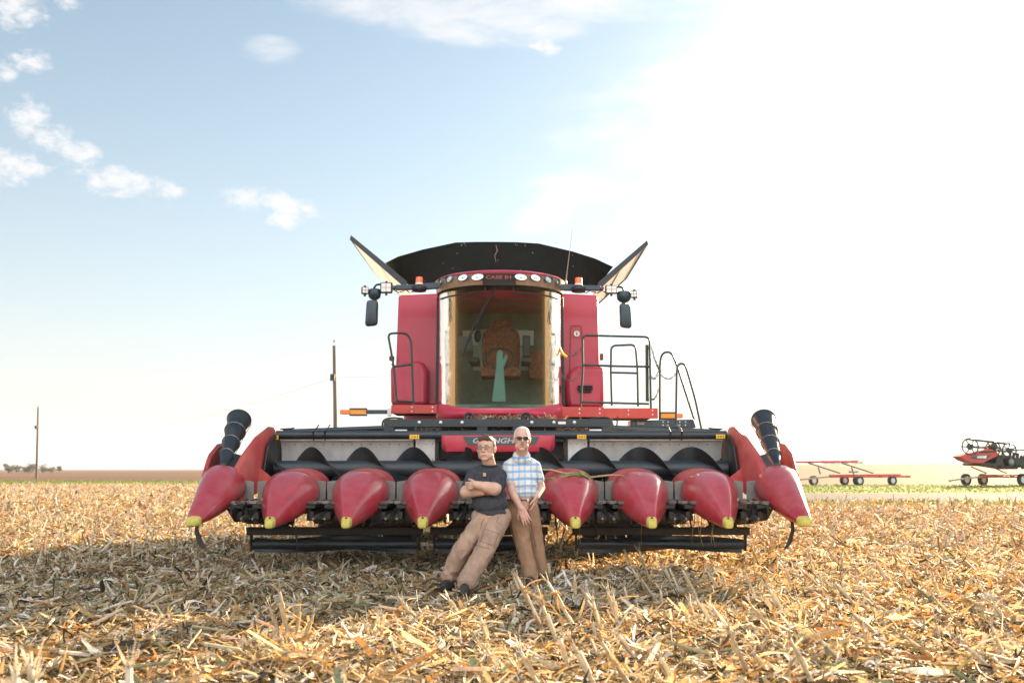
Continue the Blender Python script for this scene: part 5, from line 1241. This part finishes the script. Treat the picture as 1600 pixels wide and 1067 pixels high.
m = MB(); m.tube([(p.x + .008 * math.cos(t), p.y - .001, p.z - .002 + .008 * math.sin(t)) for t in (0.9, 1.6, 2.4, 3.1, 3.9, 4.7, 5.4)], .003, 5); m.build('tab_mark', M['tab2'], tb_)
# trousers
b = MB(); b.capsule(hipL, .108, kneL, .088); b.capsule(hipR, .112, kneR, .092); b.capsule(kneL, .088, ankL + Vector((0, 0, .03)), .084); b.capsule(kneR, .093, ankR + Vector((0, 0, .03)), .088)
b.ball(A_(767, 812, 9.84), (.175, .135, .095), 20, 12); b.ball(A_(772, 816, 9.90), (.15, .13, .11), 18, 12); b.capsule(A_(747, 806, 9.82), .07, A_(785, 806, 9.82), .09)
b.lathe([(.075, -.03), (.088, 0), (.086, .06)], Matrix.Translation(ankL + Vector((0, 0, -.0)))); b.lathe([(.080, -.03), (.092, 0), (.09, .06)], Matrix.Translation(ankR))
tr = melt('trousers', b, M['khaki'], pa, .0065, 4, wr(10, .007, 9, (1.4, 1, .9), [(kneL, .13, .012), (kneR, .13, .012), (ankL, .14, .014), (ankR, .14, .014), (hipL.lerp(hipR, .5), .1, .006)]))
def patch(name, quad, m_, parent, off=.004, r_=.0022):
    """seam line following a polyline"""
    m = MB(); m.tube([Vector(q) for q in quad], r_, 5, closed=True); return m.build(name, m_, parent)
# shoes
def shoe(mb, ank, d, s=1.0):
    d = Vector(d); d.z = 0; d.normalize(); base = Vector((ank.x, ank.y, .085)); sdv = Vector((-d.y, d.x, 0))
    mb.capsule(base - d * .05, .042 * s, base + d * .10, .040 * s); mb.capsule(base + d * .10 - Vector((0, 0, .010)), .044 * s, base + d * .17 - Vector((0, 0, .015)), .034 * s); mb.capsule(base, .045 * s, Vector((ank.x, ank.y, .12)), .045 * s)
for an, d in ((ankL, (-.25, -1, 0)), (ankR, (-.15, -1, 0))):
    b = MB(); shoe(b, an, d); so = melt('shoe', b, M['shoe'], pa, .007, 3)
    m = MB(); dd = Vector(d).normalized(); c = Vector((an.x, an.y, .048)); m.capsule(c - dd * .06, .045, c + dd * .17, .040, 12); me_ = m.build('sole', M['rubber'], so)
# hair, glasses, smile
b = MB(); B = lambda c, r_: b.ball((0, 0, 0), r_, 16, 10, TA @ Matrix.Translation(Vector(c)))
B((0, .024, .060), (.082, .090, .076)); B((0, -.030, .098), (.062, .050, .030)); B((0, .060, .0), (.066, .052, .060)); B((-.070, .020, .03), (.016, .040, .045)); B((.070, .020, .03), (.016, .040, .045)); B((-.03, -.062, .096), (.030, .022, .022)); B((.03, -.062, .094), (.034, .022, .020))
for k in range(46):
    a_ = random.uniform(0, 6.28); e_ = random.uniform(.2, 1.4); p_ = Vector((.080 * math.cos(a_) * math.cos(e_), .024 + .088 * math.sin(a_) * math.cos(e_), .055 + .078 * math.sin(e_)))
    if p_.y > -.05 or p_.z > .09: b.capsule(TA @ p_, .006, TA @ (p_ * 1.07 + Vector((random.uniform(-.01, .01), -.006, .006))), .0035, 6)
melt('hair', b, M['hair_a'], pa, .005, 2, wr(45, .006, 5, (1, 1, .6)))
def glasses(T, parent, lens, fw=.0022, w=.026, h=.015):
    m = MB()
    for s_ in (-1, 1):
        m.tube([T @ Vector((s_ * .032 + w * math.copysign(abs(math.cos(a)) ** .7, math.cos(a)), -.100 - .0 + abs(s_ * .032 + w * math.cos(a)) * .12, .010 + h * math.copysign(abs(math.sin(a)) ** .7, math.sin(a)))) for a in [t * .3927 for t in range(16)]], fw, 5, closed=True)
        m.tube([T @ Vector((s_ * .058, -.093, .014)), T @ Vector((s_ * .082, -.060, .013)), T @ Vector((s_ * .084, .012, .010))], fw, 5)
    m.tube([T @ Vector((-.008, -.102, .014)), T @ Vector((0, -.104, .017)), T @ Vector((.008, -.102, .014))], fw, 5)
    g_ = m.build('glasses', M['frame_w'], parent)
    for s_ in (-1, 1):
        m = MB(); n_ = 16; v = [T @ Vector((s_ * .032 + w * .95 * math.copysign(abs(math.cos(a)) ** .7, math.cos(a)), -.0995 + abs(s_ * .032 + w * math.cos(a)) * .12, .010 + h * .95 * math.copysign(abs(math.sin(a)) ** .7, math.sin(a)))) for a in [t * 2 * math.pi / n_ for t in range(n_)]]
        m.prism(v, T.to_3x3() @ Vector((0, .0015, 0))); m.build('lens', lens, g_, 60)
M['clear'] = M['tint']
def thin_lens():
    m = bpy.data.materials.new('photochromic_lens'); m.use_nodes = True; t = m.node_tree; n = t.nodes; l = t.links; n.remove(n['Principled BSDF'])
    tr_ = n.new('ShaderNodeBsdfTransparent'); tr_.inputs[0].default_value = (.86, .80, .72, 1); g_ = n.new('ShaderNodeBsdfGlossy'); g_.inputs['Roughness'].default_value = .05
    mx = n.new('ShaderNodeMixShader'); mx.inputs[0].default_value = .04; l.new(tr_.outputs[0], mx.inputs[1]); l.new(g_.outputs[0], mx.inputs[2]); l.new(mx.outputs[0], n['Material Output'].inputs[0]); return m
glasses(TA, pa, thin_lens(), .0019, .026, .0145)
m = MB(); m.ball((0, 0, 0), (.023, .010, .0075), 14, 8, TA @ Matrix.Translation(Vector((0, -.083, -.052)))); lp = m.build('mouth', M['lip'], pa)
m = MB(); m.ball((0, 0, 0), (.018, .009, .0045), 14, 8, TA @ Matrix.Translation(Vector((0, -.0865, -.0505)))); m.build('teeth', M['tooth'], lp)
for s_ in (-1, 1):
    m = MB(); m.capsule(TA @ Vector((s_ * .016, -.092, .034)), .0035, TA @ Vector((s_ * .046, -.082, .035)), .0030, 8); m.build('eyebrow', M['hair_a'], pa)
m = MB(); m.tube([P(757, 838 - 8, 9.55) + Vector((0, -.04, 0))] * 1 + [P(757, 834, 9.5)], .002, 4)
for nm, ln in (('pocket_seam', [(757, 826), (779, 833), (772, 853), (751, 845), (757, 826)]), ('pocket_seam', [(779, 806), (776, 815), (786, 822)]), ('fly_seam', [(757, 809), (752, 818), (751, 828)]), ('knee_seam', [(738, 849), (752, 854), (768, 858)]), ('inner_seam', [(749, 838), (737, 862), (722, 888)])): seam(nm, tr, ln)
for ln in ([(724, 757), (730, 759), (737, 758)], [(770, 757), (776, 758), (782, 754)]): seam('hem_seam', tee, ln, 'black')

# ---- the older man, standing behind him
PB = P(838, 905, 10.0)
pb = empty('person', (PB.x, PB.y, 0), 'white haired man in blue plaid shirt, sunglasses and brown trousers', 'person', 'two men leaning on the header')
hipL, hipR = A_(804, 795, 10.12), A_(827, 795, 10.14); kneL, kneR = A_(817, 848, 10.0), A_(838, 848, 10.14); ankL, ankR = A_(829, 899, 9.93), A_(845, 893, 10.12)
neck0, neck1 = A_(815, 710, 10.16), A_(816, 701, 10.11); shL, shR = A_(795, 729, 10.16), A_(835, 729, 10.20)
elL, elR = A_(799, 767, 10.0), A_(845, 762, 10.22); wrL, wrR = A_(814, 794, 9.90), A_(838, 776, 10.06)
TB = Matrix.Translation(A_(815.5, 687.5, 10.08)) @ Euler((R(-2), R(2), R(3))).to_matrix().to_4x4() @ Matrix.Diagonal((1.0, 1.0, 1.09, 1))
b = MB(); head_prims(b, TB, 1, 1.0, 1.06)
b.capsule(neck0, .062, neck1, .058); b.capsule(A_(815, 740, 10.19), .09, A_(817, 770, 10.13), .09); b.capsule(A_(817, 770, 10.12), .11, A_(816, 792, 10.13), .10)
b.capsule(shL, .055, elL, .044); b.capsule(elL, .044, wrL, .029); b.capsule(elL.lerp(wrL, .08), .045, elL.lerp(wrL, .4), .041); b.capsule(shR, .055, elR, .045); b.capsule(elR, .045, wrR, .030)
hand_prims(b, wrL, Vector((.45, -.08, -1)), Vector((-.9, .1, -.35)), .35, .35, 1.05, nrm=Vector((.1, 1, 0)))
hand_prims(b, wrR, Vector((-.25, .05, -1)), Vector((-.4, -1, .2)), .1, .5, .95, nrm=Vector((-1, .2, 0)))
for h, k_, a in ((hipL, kneL, ankL), (hipR, kneR, ankR)): b.capsule(h, .08, k_, .055); b.capsule(k_, .055, a, .042)
melt('body', b, M['skin_b'], pb, .0042, 3); eyes(TB, pb)
b = MB()
for c, r_ in ((A_(815, 733, 10.18), (.165, .10, .075)), (A_(815, 746, 10.16), (.175, .125, .10)), (A_(816, 760, 10.13), (.160, .130, .10)), (A_(817, 770, 10.12), (.152, .125, .08))): b.ball(c, r_, 20, 12)
b.capsule(shL, .064, shR, .064); b.capsule(shL, .066, shL.lerp(elL, .60), .064); b.capsule(shR, .066, shR.lerp(elR, .58), .062)
for q_, o_ in ((shL, -.03), (shR, .03)): b.capsule(neck0 + Vector((o_, .02, -.045)), .055, q_, .062)
b.ball(neck0 + Vector((0, .0, -.06)), (.10, .085, .05), 18, 10)
sh_ = melt('plaid_shirt', b, M['plaid'], pb, .0065, 4, wr(8, .006, 6, (1.6, 1, .8), [(A_(800, 765, 10.1), .10, .006)]))
for s_ in (-1, 1):                                                 # open collar points and placket
    c0 = neck0 + Vector((s_ * .066, .01, .030)); c1 = neck0 + Vector((s_ * .014, -.078, -.030)); c2 = neck0 + Vector((s_ * .050, -.100, -.065)); c3 = neck0 + Vector((s_ * .090, -.01, -.012))
    m = MB(); m.prism([c0, c1, c2, c3], (s_ * .004, -.006, .003)); m.build('collar', M['plaid'], sh_, 0, .002)
m = MB(); m.tube([neck0 + Vector((0, -.088, -.06)), A_(816, 742, 10.018), A_(817, 760, 9.995), A_(818, 775, 9.99)], .0028, 5); m.build('placket', M['plaid'], sh_)
b = MB(); b.capsule(hipL, .100, kneL, .080); b.capsule(hipR, .100, kneR, .078); b.capsule(kneL, .080, ankL, .078); b.capsule(kneR, .078, ankR, .072)
b.ball(A_(815, 793, 10.16), (.160, .125, .115), 20, 12); b.ball(A_(816, 783, 10.15), (.155, .120, .05), 20, 12)
tb_ = melt('trousers', b, M['brown'], pb, .0065, 4, wr(9, .006, 19, (1.4, 1, .9), [(kneL, .12, .010), (kneR, .12, .008), (ankL, .14, .013), (ankR, .14, .010)]))
m = MB(); q = P(816, 780.5, 10.14); m.tube([q + Vector((.152 * math.cos(t * .2618), .120 * math.sin(t * .2618), 0)) for t in range(24)], [.009] * 24, 6, closed=True); bl = m.build('belt', M['belt'], pb)
m = MB(); q = P(825, 781, 10.02); m.box((q.x - .012, q.y - .012, q.z - .016), (q.x + .012, q.y, q.z + .016)); m.build('buckle', M['bolt'], bl, 0, .003)
seam('fly_seam', tb_, [(824, 784), (827, 792), (826, 802)], r_=.004); seam('pocket_seam', tb_, [(797, 786), (793, 796), (796, 802)]); seam('inner_seam', tb_, [(826, 803), (832, 830), (838, 860)]); seam('side_seam', tb_, [(795, 805), (803, 835), (812, 870)]); seam('hem_seam', sh_, [(838, 748), (845, 748), (850, 745)], 'belt', .002)
for an, d in ((ankL, (-.1, -1, 0)), (ankR, (.3, -1, 0))):
    b = MB(); shoe(b, an, d); so = melt('shoe', b, M['shoe'], pb, .007, 3)
    m = MB(); dd = Vector(d).normalized(); c = Vector((an.x, an.y, .048)); m.capsule(c - dd * .06, .045, c + dd * .17, .040, 12); m.build('sole', M['rubber'], so)
b = MB(); B = lambda c, r_: b.ball((0, 0, 0), r_, 16, 10, TB @ Matrix.Translation(Vector(c)))
B((0, .030, .058), (.080, .085, .072)); B((0, -.005, .098), (.056, .058, .022)); B((0, .062, .0), (.062, .048, .055)); B((-.070, .012, .030), (.013, .040, .046)); B((.070, .012, .030), (.013, .040, .046))
melt('hair', b, M['hair_b'], pb, .005, 2, wr(50, .004, 8))
glasses(TB, pb, M['shade'], .0024, .0265, .0155)
b = MB(); b.capsule(TB @ Vector((-.026, -.086, -.046)), .0065, TB @ Vector((0, -.094, -.038)), .009, 10); b.capsule(TB @ Vector((.026, -.086, -.046)), .0065, TB @ Vector((0, -.094, -.038)), .009, 10); melt('moustache', b, M['tache'], pb, .003, 1, wr(90, .002, 4))
m = MB(); m.ball((0, 0, 0), (.018, .008, .0045), 12, 8, TB @ Matrix.Translation(Vector((0, -.081, -.058)))); m.build('mouth', M['lip'], pb)

# ------------------------------------------------------------------ background: poles, wires, carts, trees
M['pole'] = mat('weathered_pole', (.10, .085, .065), .85, var=.3, vscale=6, stretch=(1, 1, .1))
M['wire'] = mat('wire', (.30, .30, .31), .6, var=.05)
def pole(px, py, Y, top, label):
    b_ = P(px[0], 748, Y); t_ = P(px[1], top, Y); r_ = empty('utility_pole', (b_.x, Y, tz(b_.x, Y)), label, 'utility pole', 'wooden poles along the road')
    m = MB(); m.tube([(b_.x, Y, tz(b_.x, Y) - .3), (b_.x * .5 + t_.x * .5, Y, t_.z * .5), t_], [.14, .12, .09], 12); p_ = m.build('shaft', M['pole'], r_)
    m = MB(); m.tube([t_ + Vector((0, 0, -.1)), t_ + Vector((0, 0, .22))], [.02, .015], 6); m.ball(t_ + Vector((0, 0, .28)), (.06, .06, .09)); m.build('insulator', M['grey'], r_)
    q = t_ - Vector((0, 0, 2.4 if Y > 90 else 1.95)); m = MB(); m.box((q.x - .15, Y - .26, q.z - .2), (q.x + .12, Y - .1, q.z + .2)); m.build('pole_bracket', M['grime'], r_, 0)
    return t_, q
t2, q2 = pole((57, 59.5), 0, 119, 636, 'distant wooden utility pole near the trees at far left')
t1, q1 = pole((526, 522), 0, 60, 540, 'taller wooden utility pole rising behind the left end of the header')
def wire(a, b, sag, label):
    m = MB(); m.tube([a.lerp(b, k / 24) - Vector((0, 0, sag * 4 * (k / 24) * (1 - k / 24))) for k in range(25)], .008, 4); tag(m.build('overhead_wire', M['wire'], None), label, 'wire', 'wires strung between the poles')
wire(q1, q2, 1.6, 'thin sagging wire between the two utility poles')
wire(q1, Vector((60, 15, 8)), 1.0, 'thin wire running behind the cab from the taller pole'); wire(q2, Vector((-190, 230, 8)), 1.2, 'thin wire leaving the distant pole towards the left edge')

def trailer(pts, Y, label, grp):
    """header cart: T maps (along, across, up) metres; along runs tongue -> rear"""
    a, b_ = Vector(pts[0]), Vector(pts[1]); d = (b_ - a); d.z = 0; Ln = d.length; d.normalize(); s_ = Vector((-d.y, d.x, 0)); z0 = tz(a.x, a.y)
    g = lambda u, v, w: Vector((a.x, a.y, z0)) + d * u + s_ * v + Vector((0, 0, w))
    r_ = empty('header_cart', (a.x, a.y, z0), label, 'trailer', grp)
    m = MB(); m.bar(g(1.4, 0, .66), g(Ln - .3, 0, .70), .2, .22); m.bar(g(2.0, -.8, .62), g(Ln - .6, -.8, .62), .1, .12); 
    for u in (3.4, 5.2, Ln - .4): m.bar(g(u, -1.1, .62), g(u, 1.1, .62), .14, .14)
    m.build('main_beam', M['red_frame'], r_, 0, .01)
    m = MB(); m.bar(g(-1.7, 0, .38), g(2.8, 0, .74), .12, .12); m.tube([g(-1.75, 0, .36), g(-1.6, 0, .37)], .09, 8); m.build('drawbar', M['bezel'], r_, 0, .01)
    return r_, g, Ln
def cwheel(g, u, v, r_, par, d=0):
    c = g(u, v, r_ - .02); ax = (g(u, v + 1, r_) - g(u, v, r_)).normalized(); T = ax.to_track_quat('Z', 'Y').to_matrix().to_4x4(); T.translation = c; h = .14
    m = MB(); m.lathe([(r_ * .55, -h * .8), (r_ * .8, -h), (r_ * .97, -h * .8), (r_, 0), (r_ * .97, h * .8), (r_ * .8, h), (r_ * .55, h * .8)], T, 26, cap=False); w = m.build('wheel', M['rubber'], par)
    m = MB(); m.lathe([(r_ * .56, -h * .7), (r_ * .45, -.03), (r_ * .2, -.06), (.01, -.06)], T, 18); m.lathe([(r_ * .56, h * .7), (r_ * .45, .03), (r_ * .2, .06), (.01, .06)], T, 18); m.build('rim', M['silver'], w)
YC = 72
A0, B0 = P(1272, 757, YC), P(1412, 757, YC + 3)
r_, g, Ln = trailer((A0, B0), YC, 'empty red header cart with long top rail parked on the far stubble', 'header carts parked across the road')
for u, v in ((.75, 1.0), (3.0, -1.2), (3.7, 1.2), (4.9, 1.2), (6.0, -1.2)): cwheel(g, u, v, .36, r_)
m = MB(); m.bar(g(-1.0, 1.2, 1.66), g(5.0, 1.2, 1.72), .12, .13); m.build('top_rail', M['red_frame'], r_, 0, .01)
for u in (.9, 3.9):
    m = MB(); m.bar(g(u - .5, 1.1, 1.62), g(u + 1.2, -.3, .86), .08, .09); m.bar(g(u, .6, 1.3), g(u - .0, .4, .8), .06, .08); m.build('support_arm', M['rail'], r_, 0, .005)
m = MB(); m.box(g(3.2, -.3, .9), g(3.9, .3, 1.02)); m.build('tool_box', M['grey'], r_, 0)
A1, B1 = P(1512, 755, 71), P(1625, 755, 74)
r2, g2, L2 = trailer((A1, B1), 71, 'red header cart carrying the folded grain header at far right', 'header carts parked across the road')
for u, v in ((1.1, 1.1), (2.9, 1.2), (4.0, -1.2), (L2 - .5, -1.2)): cwheel(g2, u, v, .44, r2)
for u in (1.2, 3.2):
    m = MB(); m.bar(g2(u - 1.2, -.4, 1.32), g2(u + 1.2, .4, .86), .07, .08); m.build('support_arm', M['rail'], r2, 0, .005)
# grain header lying on that cart
q = lambda px, py, y=70.5: P(px, py, y)
gh = empty('grain_header', tuple(q(1560, 740)), 'red ended grain header with spoked reel resting on a cart at far right', 'grain header')
m = MB(); m.prism([q(*v) for v in ((1499, 713), (1512, 708), (1530, 704), (1544, 701), (1553, 703), (1560, 707), (1557, 724), (1535, 724), (1518, 723), (1507, 719))], (0, 1.2, 0)); es = m.build('end_shield', M['red_frame'], gh, 0, .05)
m = MB(); m.prism([q(*v) + Vector((0, -.03, 0)) for v in ((1515, 714), (1528, 711), (1549, 710), (1545, 714), (1538, 717), (1520, 716.5))], (0, .02, 0)); m.build('decal', M['decal'], es, 0)
m = MB(); m.prism([q(*v) + Vector((0, -.05, 0)) for v in ((1527, 712.5), (1542, 711.5), (1540, 716), (1526, 715.5))], (0, .02, 0)); m.build('decal_panel', M['silver'], es, 0)
m = MB(); m.prism([q(*v) for v in ((1533, 724), (1562, 710), (1575, 712), (1592, 728), (1590, 733), (1560, 728), (1535, 727))], (0, 3.0, 0)); 
for k in range(9):
    a, b_ = q(1562 + 5 * k, 731 + random.uniform(-2, 2)), q(1566 + 6 * k, 707 + random.uniform(-4, 6)); m.bar(a, b_ + Vector((0, .5, 0)), .16, .2); m.bar(q(1560 + 4 * k, 712 + 2 * k), q(1575 + 4 * k, 716 + 2 * k) + Vector((0, .4, 0)), .08, .12)
m.box(q(1568, 730), q(1625, 715) + Vector((0, 2.4, 0))); m.build('auger_deck', M['grime'], gh, 0, .01)
m = MB(); m.ball(q(1580, 722), (.20, .2, .24), 14, 9); m.build('end_drum', M['grey'], gh)
rl = MB(); cx = [q(1516, 697.5), q(1556, 700.5), q(1586, 703)]
for i, c in enumerate(cx):
    c = c + Vector((0, .4 * i, 0)); rr = (.58, .52, .50)[i]; rl.tube([c + Vector((rr * math.cos(t * .5236), 0, rr * math.sin(t * .5236))) for t in range(12)], .055, 5, closed=True); rl.tube([c + Vector((rr * .28 * math.cos(t * .5236), 0, rr * .28 * math.sin(t * .5236))) for t in range(12)], .10, 5, closed=True)
    for t in range(6): a_ = t * 1.0472 + .2 * i; rl.tube([c, c + Vector((rr * 1.08 * math.cos(a_), 0, rr * 1.08 * math.sin(a_)))], .045, 5)
for t in range(6):
    a_ = t * 1.0472; rl.tube([c + Vector(((.58, .52, .50)[i] * math.cos(a_), .4 * i, (.58, .52, .50)[i] * math.sin(a_))) for i, c in enumerate(cx)], .045, 5)
rl.build('reel', M['rail'], gh)
m = MB(); m.bar(q(1530, 706), q(1600, 703), .12, .10); m.prism([q(*v) for v in ((1548, 696), (1556, 692), (1560, 698), (1552, 700))], (0, .6, 0)); m.build('reel_arm', M['grime'], gh, 0)
m = MB(); a, b_ = q(1540, 697.5), q(1543, 695.5); m.box(a, b_ + Vector((0, .1, 0))); m.build('marker_lamp', M['orange'], gh, 0)
# trees
M['bark'] = mat('bark', (.07, .055, .04), .9, var=.3, vscale=4)
M['leafs'] = residue_mat('tree_leaf', [(0, (.07, .095, .06)), (.5, (.11, .14, .085)), (1, (.17, .18, .12))], .3)
def tree(px, Y, top, wpx, label, grp, squash=1.0):
    b0 = P(px, 735, Y); b0.z = tz(b0.x, b0.y); tp = P(px, top, Y).z; hgt = tp - b0.z; w = wpx / F * Y / 2
    root = empty('tree', b0, label, 'tree', grp); m = MB(); m.tube([b0 - Vector((0, 0, .5)), b0 + Vector((.1, 0, hgt * .35)), b0 + Vector((0, 0, hgt * .75))], [.035 * hgt, .025 * hgt, .008 * hgt], 8)
    for k in range(6):
        a_ = k * 1.05 + px; z_ = hgt * (.25 + .07 * k); m.tube([b0 + Vector((0, 0, z_)), b0 + Vector((math.cos(a_) * w * .6, math.sin(a_) * w * .5, z_ + hgt * .22))], [.014 * hgt, .004 * hgt], 6)
    m.build('trunk', M['bark'], root)
    n_ = 2600; ncl = 16; cc = []
    for k in range(ncl):
        a_ = random.uniform(0, 6.28); rr = w * random.uniform(.15, .80); cc.append((math.cos(a_) * rr, math.sin(a_) * rr, hgt * random.uniform(.16, .82) * squash, w * random.uniform(.30, .50)))
    cc = np.array(cc); idx = rng.integers(0, ncl, n_); v = rng.normal(0, 1, (n_, 3)); v /= np.linalg.norm(v, axis=1)[:, None]; v *= rng.uniform(.45, 1.0, (n_, 1))
    pos = np.array(b0)[None, :] + cc[idx, :3] + v * cc[idx, 3:4] * np.array([1, 1, .8]); s_ = hgt * .035
    t1_ = rng.normal(0, 1, (n_, 3)); t1_ /= np.linalg.norm(t1_, axis=1)[:, None]; t2_ = np.cross(t1_, rng.normal(0, 1, (n_, 3))); t2_ /= np.linalg.norm(t2_, axis=1)[:, None]
    s1 = s_ * rng.uniform(.5, 1.3, (n_, 1)); co = np.stack([pos - t1_ * s1, pos + t2_ * s1 * .6, pos + t1_ * s1, pos - t2_ * s1 * .6], 1).reshape(-1, 3)
    me = bpy.data.meshes.new('crown'); fill_mesh(me, co, np.arange(n_ * 4).reshape(-1, 4), False, np.repeat(rng.random(n_), 4)); link_mesh('crown', me, M['leafs'], root)
for px, top, w, lab in ((13, 722.5, 18, 'leftmost distant tree at the edge of the photo'), (26, 724, 14, 'rounded distant tree just right of the leftmost one')): tree(px, 300, top, w, lab, 'distant trees at far left')
for i, (px, top, w) in enumerate(((40, 726.5, 14), (50, 723, 20), (66, 724, 20), (79, 727, 16), (92, 726, 10))):
    tree(px, 310, top, w, ('low distant tree at the left end of the clump behind the pole', 'tallest distant tree in the clump, just left of the pole', 'distant tree just right of the utility pole', 'low distant tree near the right end of the clump', 'small thin distant tree at the right end of the clump')[i], 'distant trees at far left')
for i, (px, top, w) in enumerate(((1266, 722, 16), (1290, 720, 18), (1304, 718.5, 22), (1322, 720, 16), (1336, 718.5, 18), (1346, 721.5, 12))):
    Y = 560; tree(px, Y, top - 1.5, w, ('faint distant tree standing apart, just right of the end snout', 'second faint tree on the right horizon, left end of the row', 'broadest faint tree on the right horizon', 'low faint tree in the middle of the horizon row', 'tall faint tree near the right end of the horizon row', 'last small faint tree at the right end of the horizon row')[i], 'faint trees on the right horizon')

# ------------------------------------------------------------------ air
def haze():
    m = MB(); m.box((-900, -90, -6), (900, 1750, 45)); o = m.build('haze', None, None, 0); tag(o, kind='stuff', label='thin pale air over the fields')
    mt = bpy.data.materials.new('haze_air'); mt.use_nodes = True; n = mt.node_tree.nodes; n.remove(n['Principled BSDF'])
    v = n.new('ShaderNodeVolumePrincipled'); v.inputs['Color'].default_value = (.82, .90, 1, 1); v.inputs['Density'].default_value = HAZE; v.inputs['Anisotropy'].default_value = .0
    mt.node_tree.links.new(v.outputs[0], n['Material Output'].inputs['Volume']); o.data.materials.append(mt)
HAZE = .0002
if HAZE: haze()
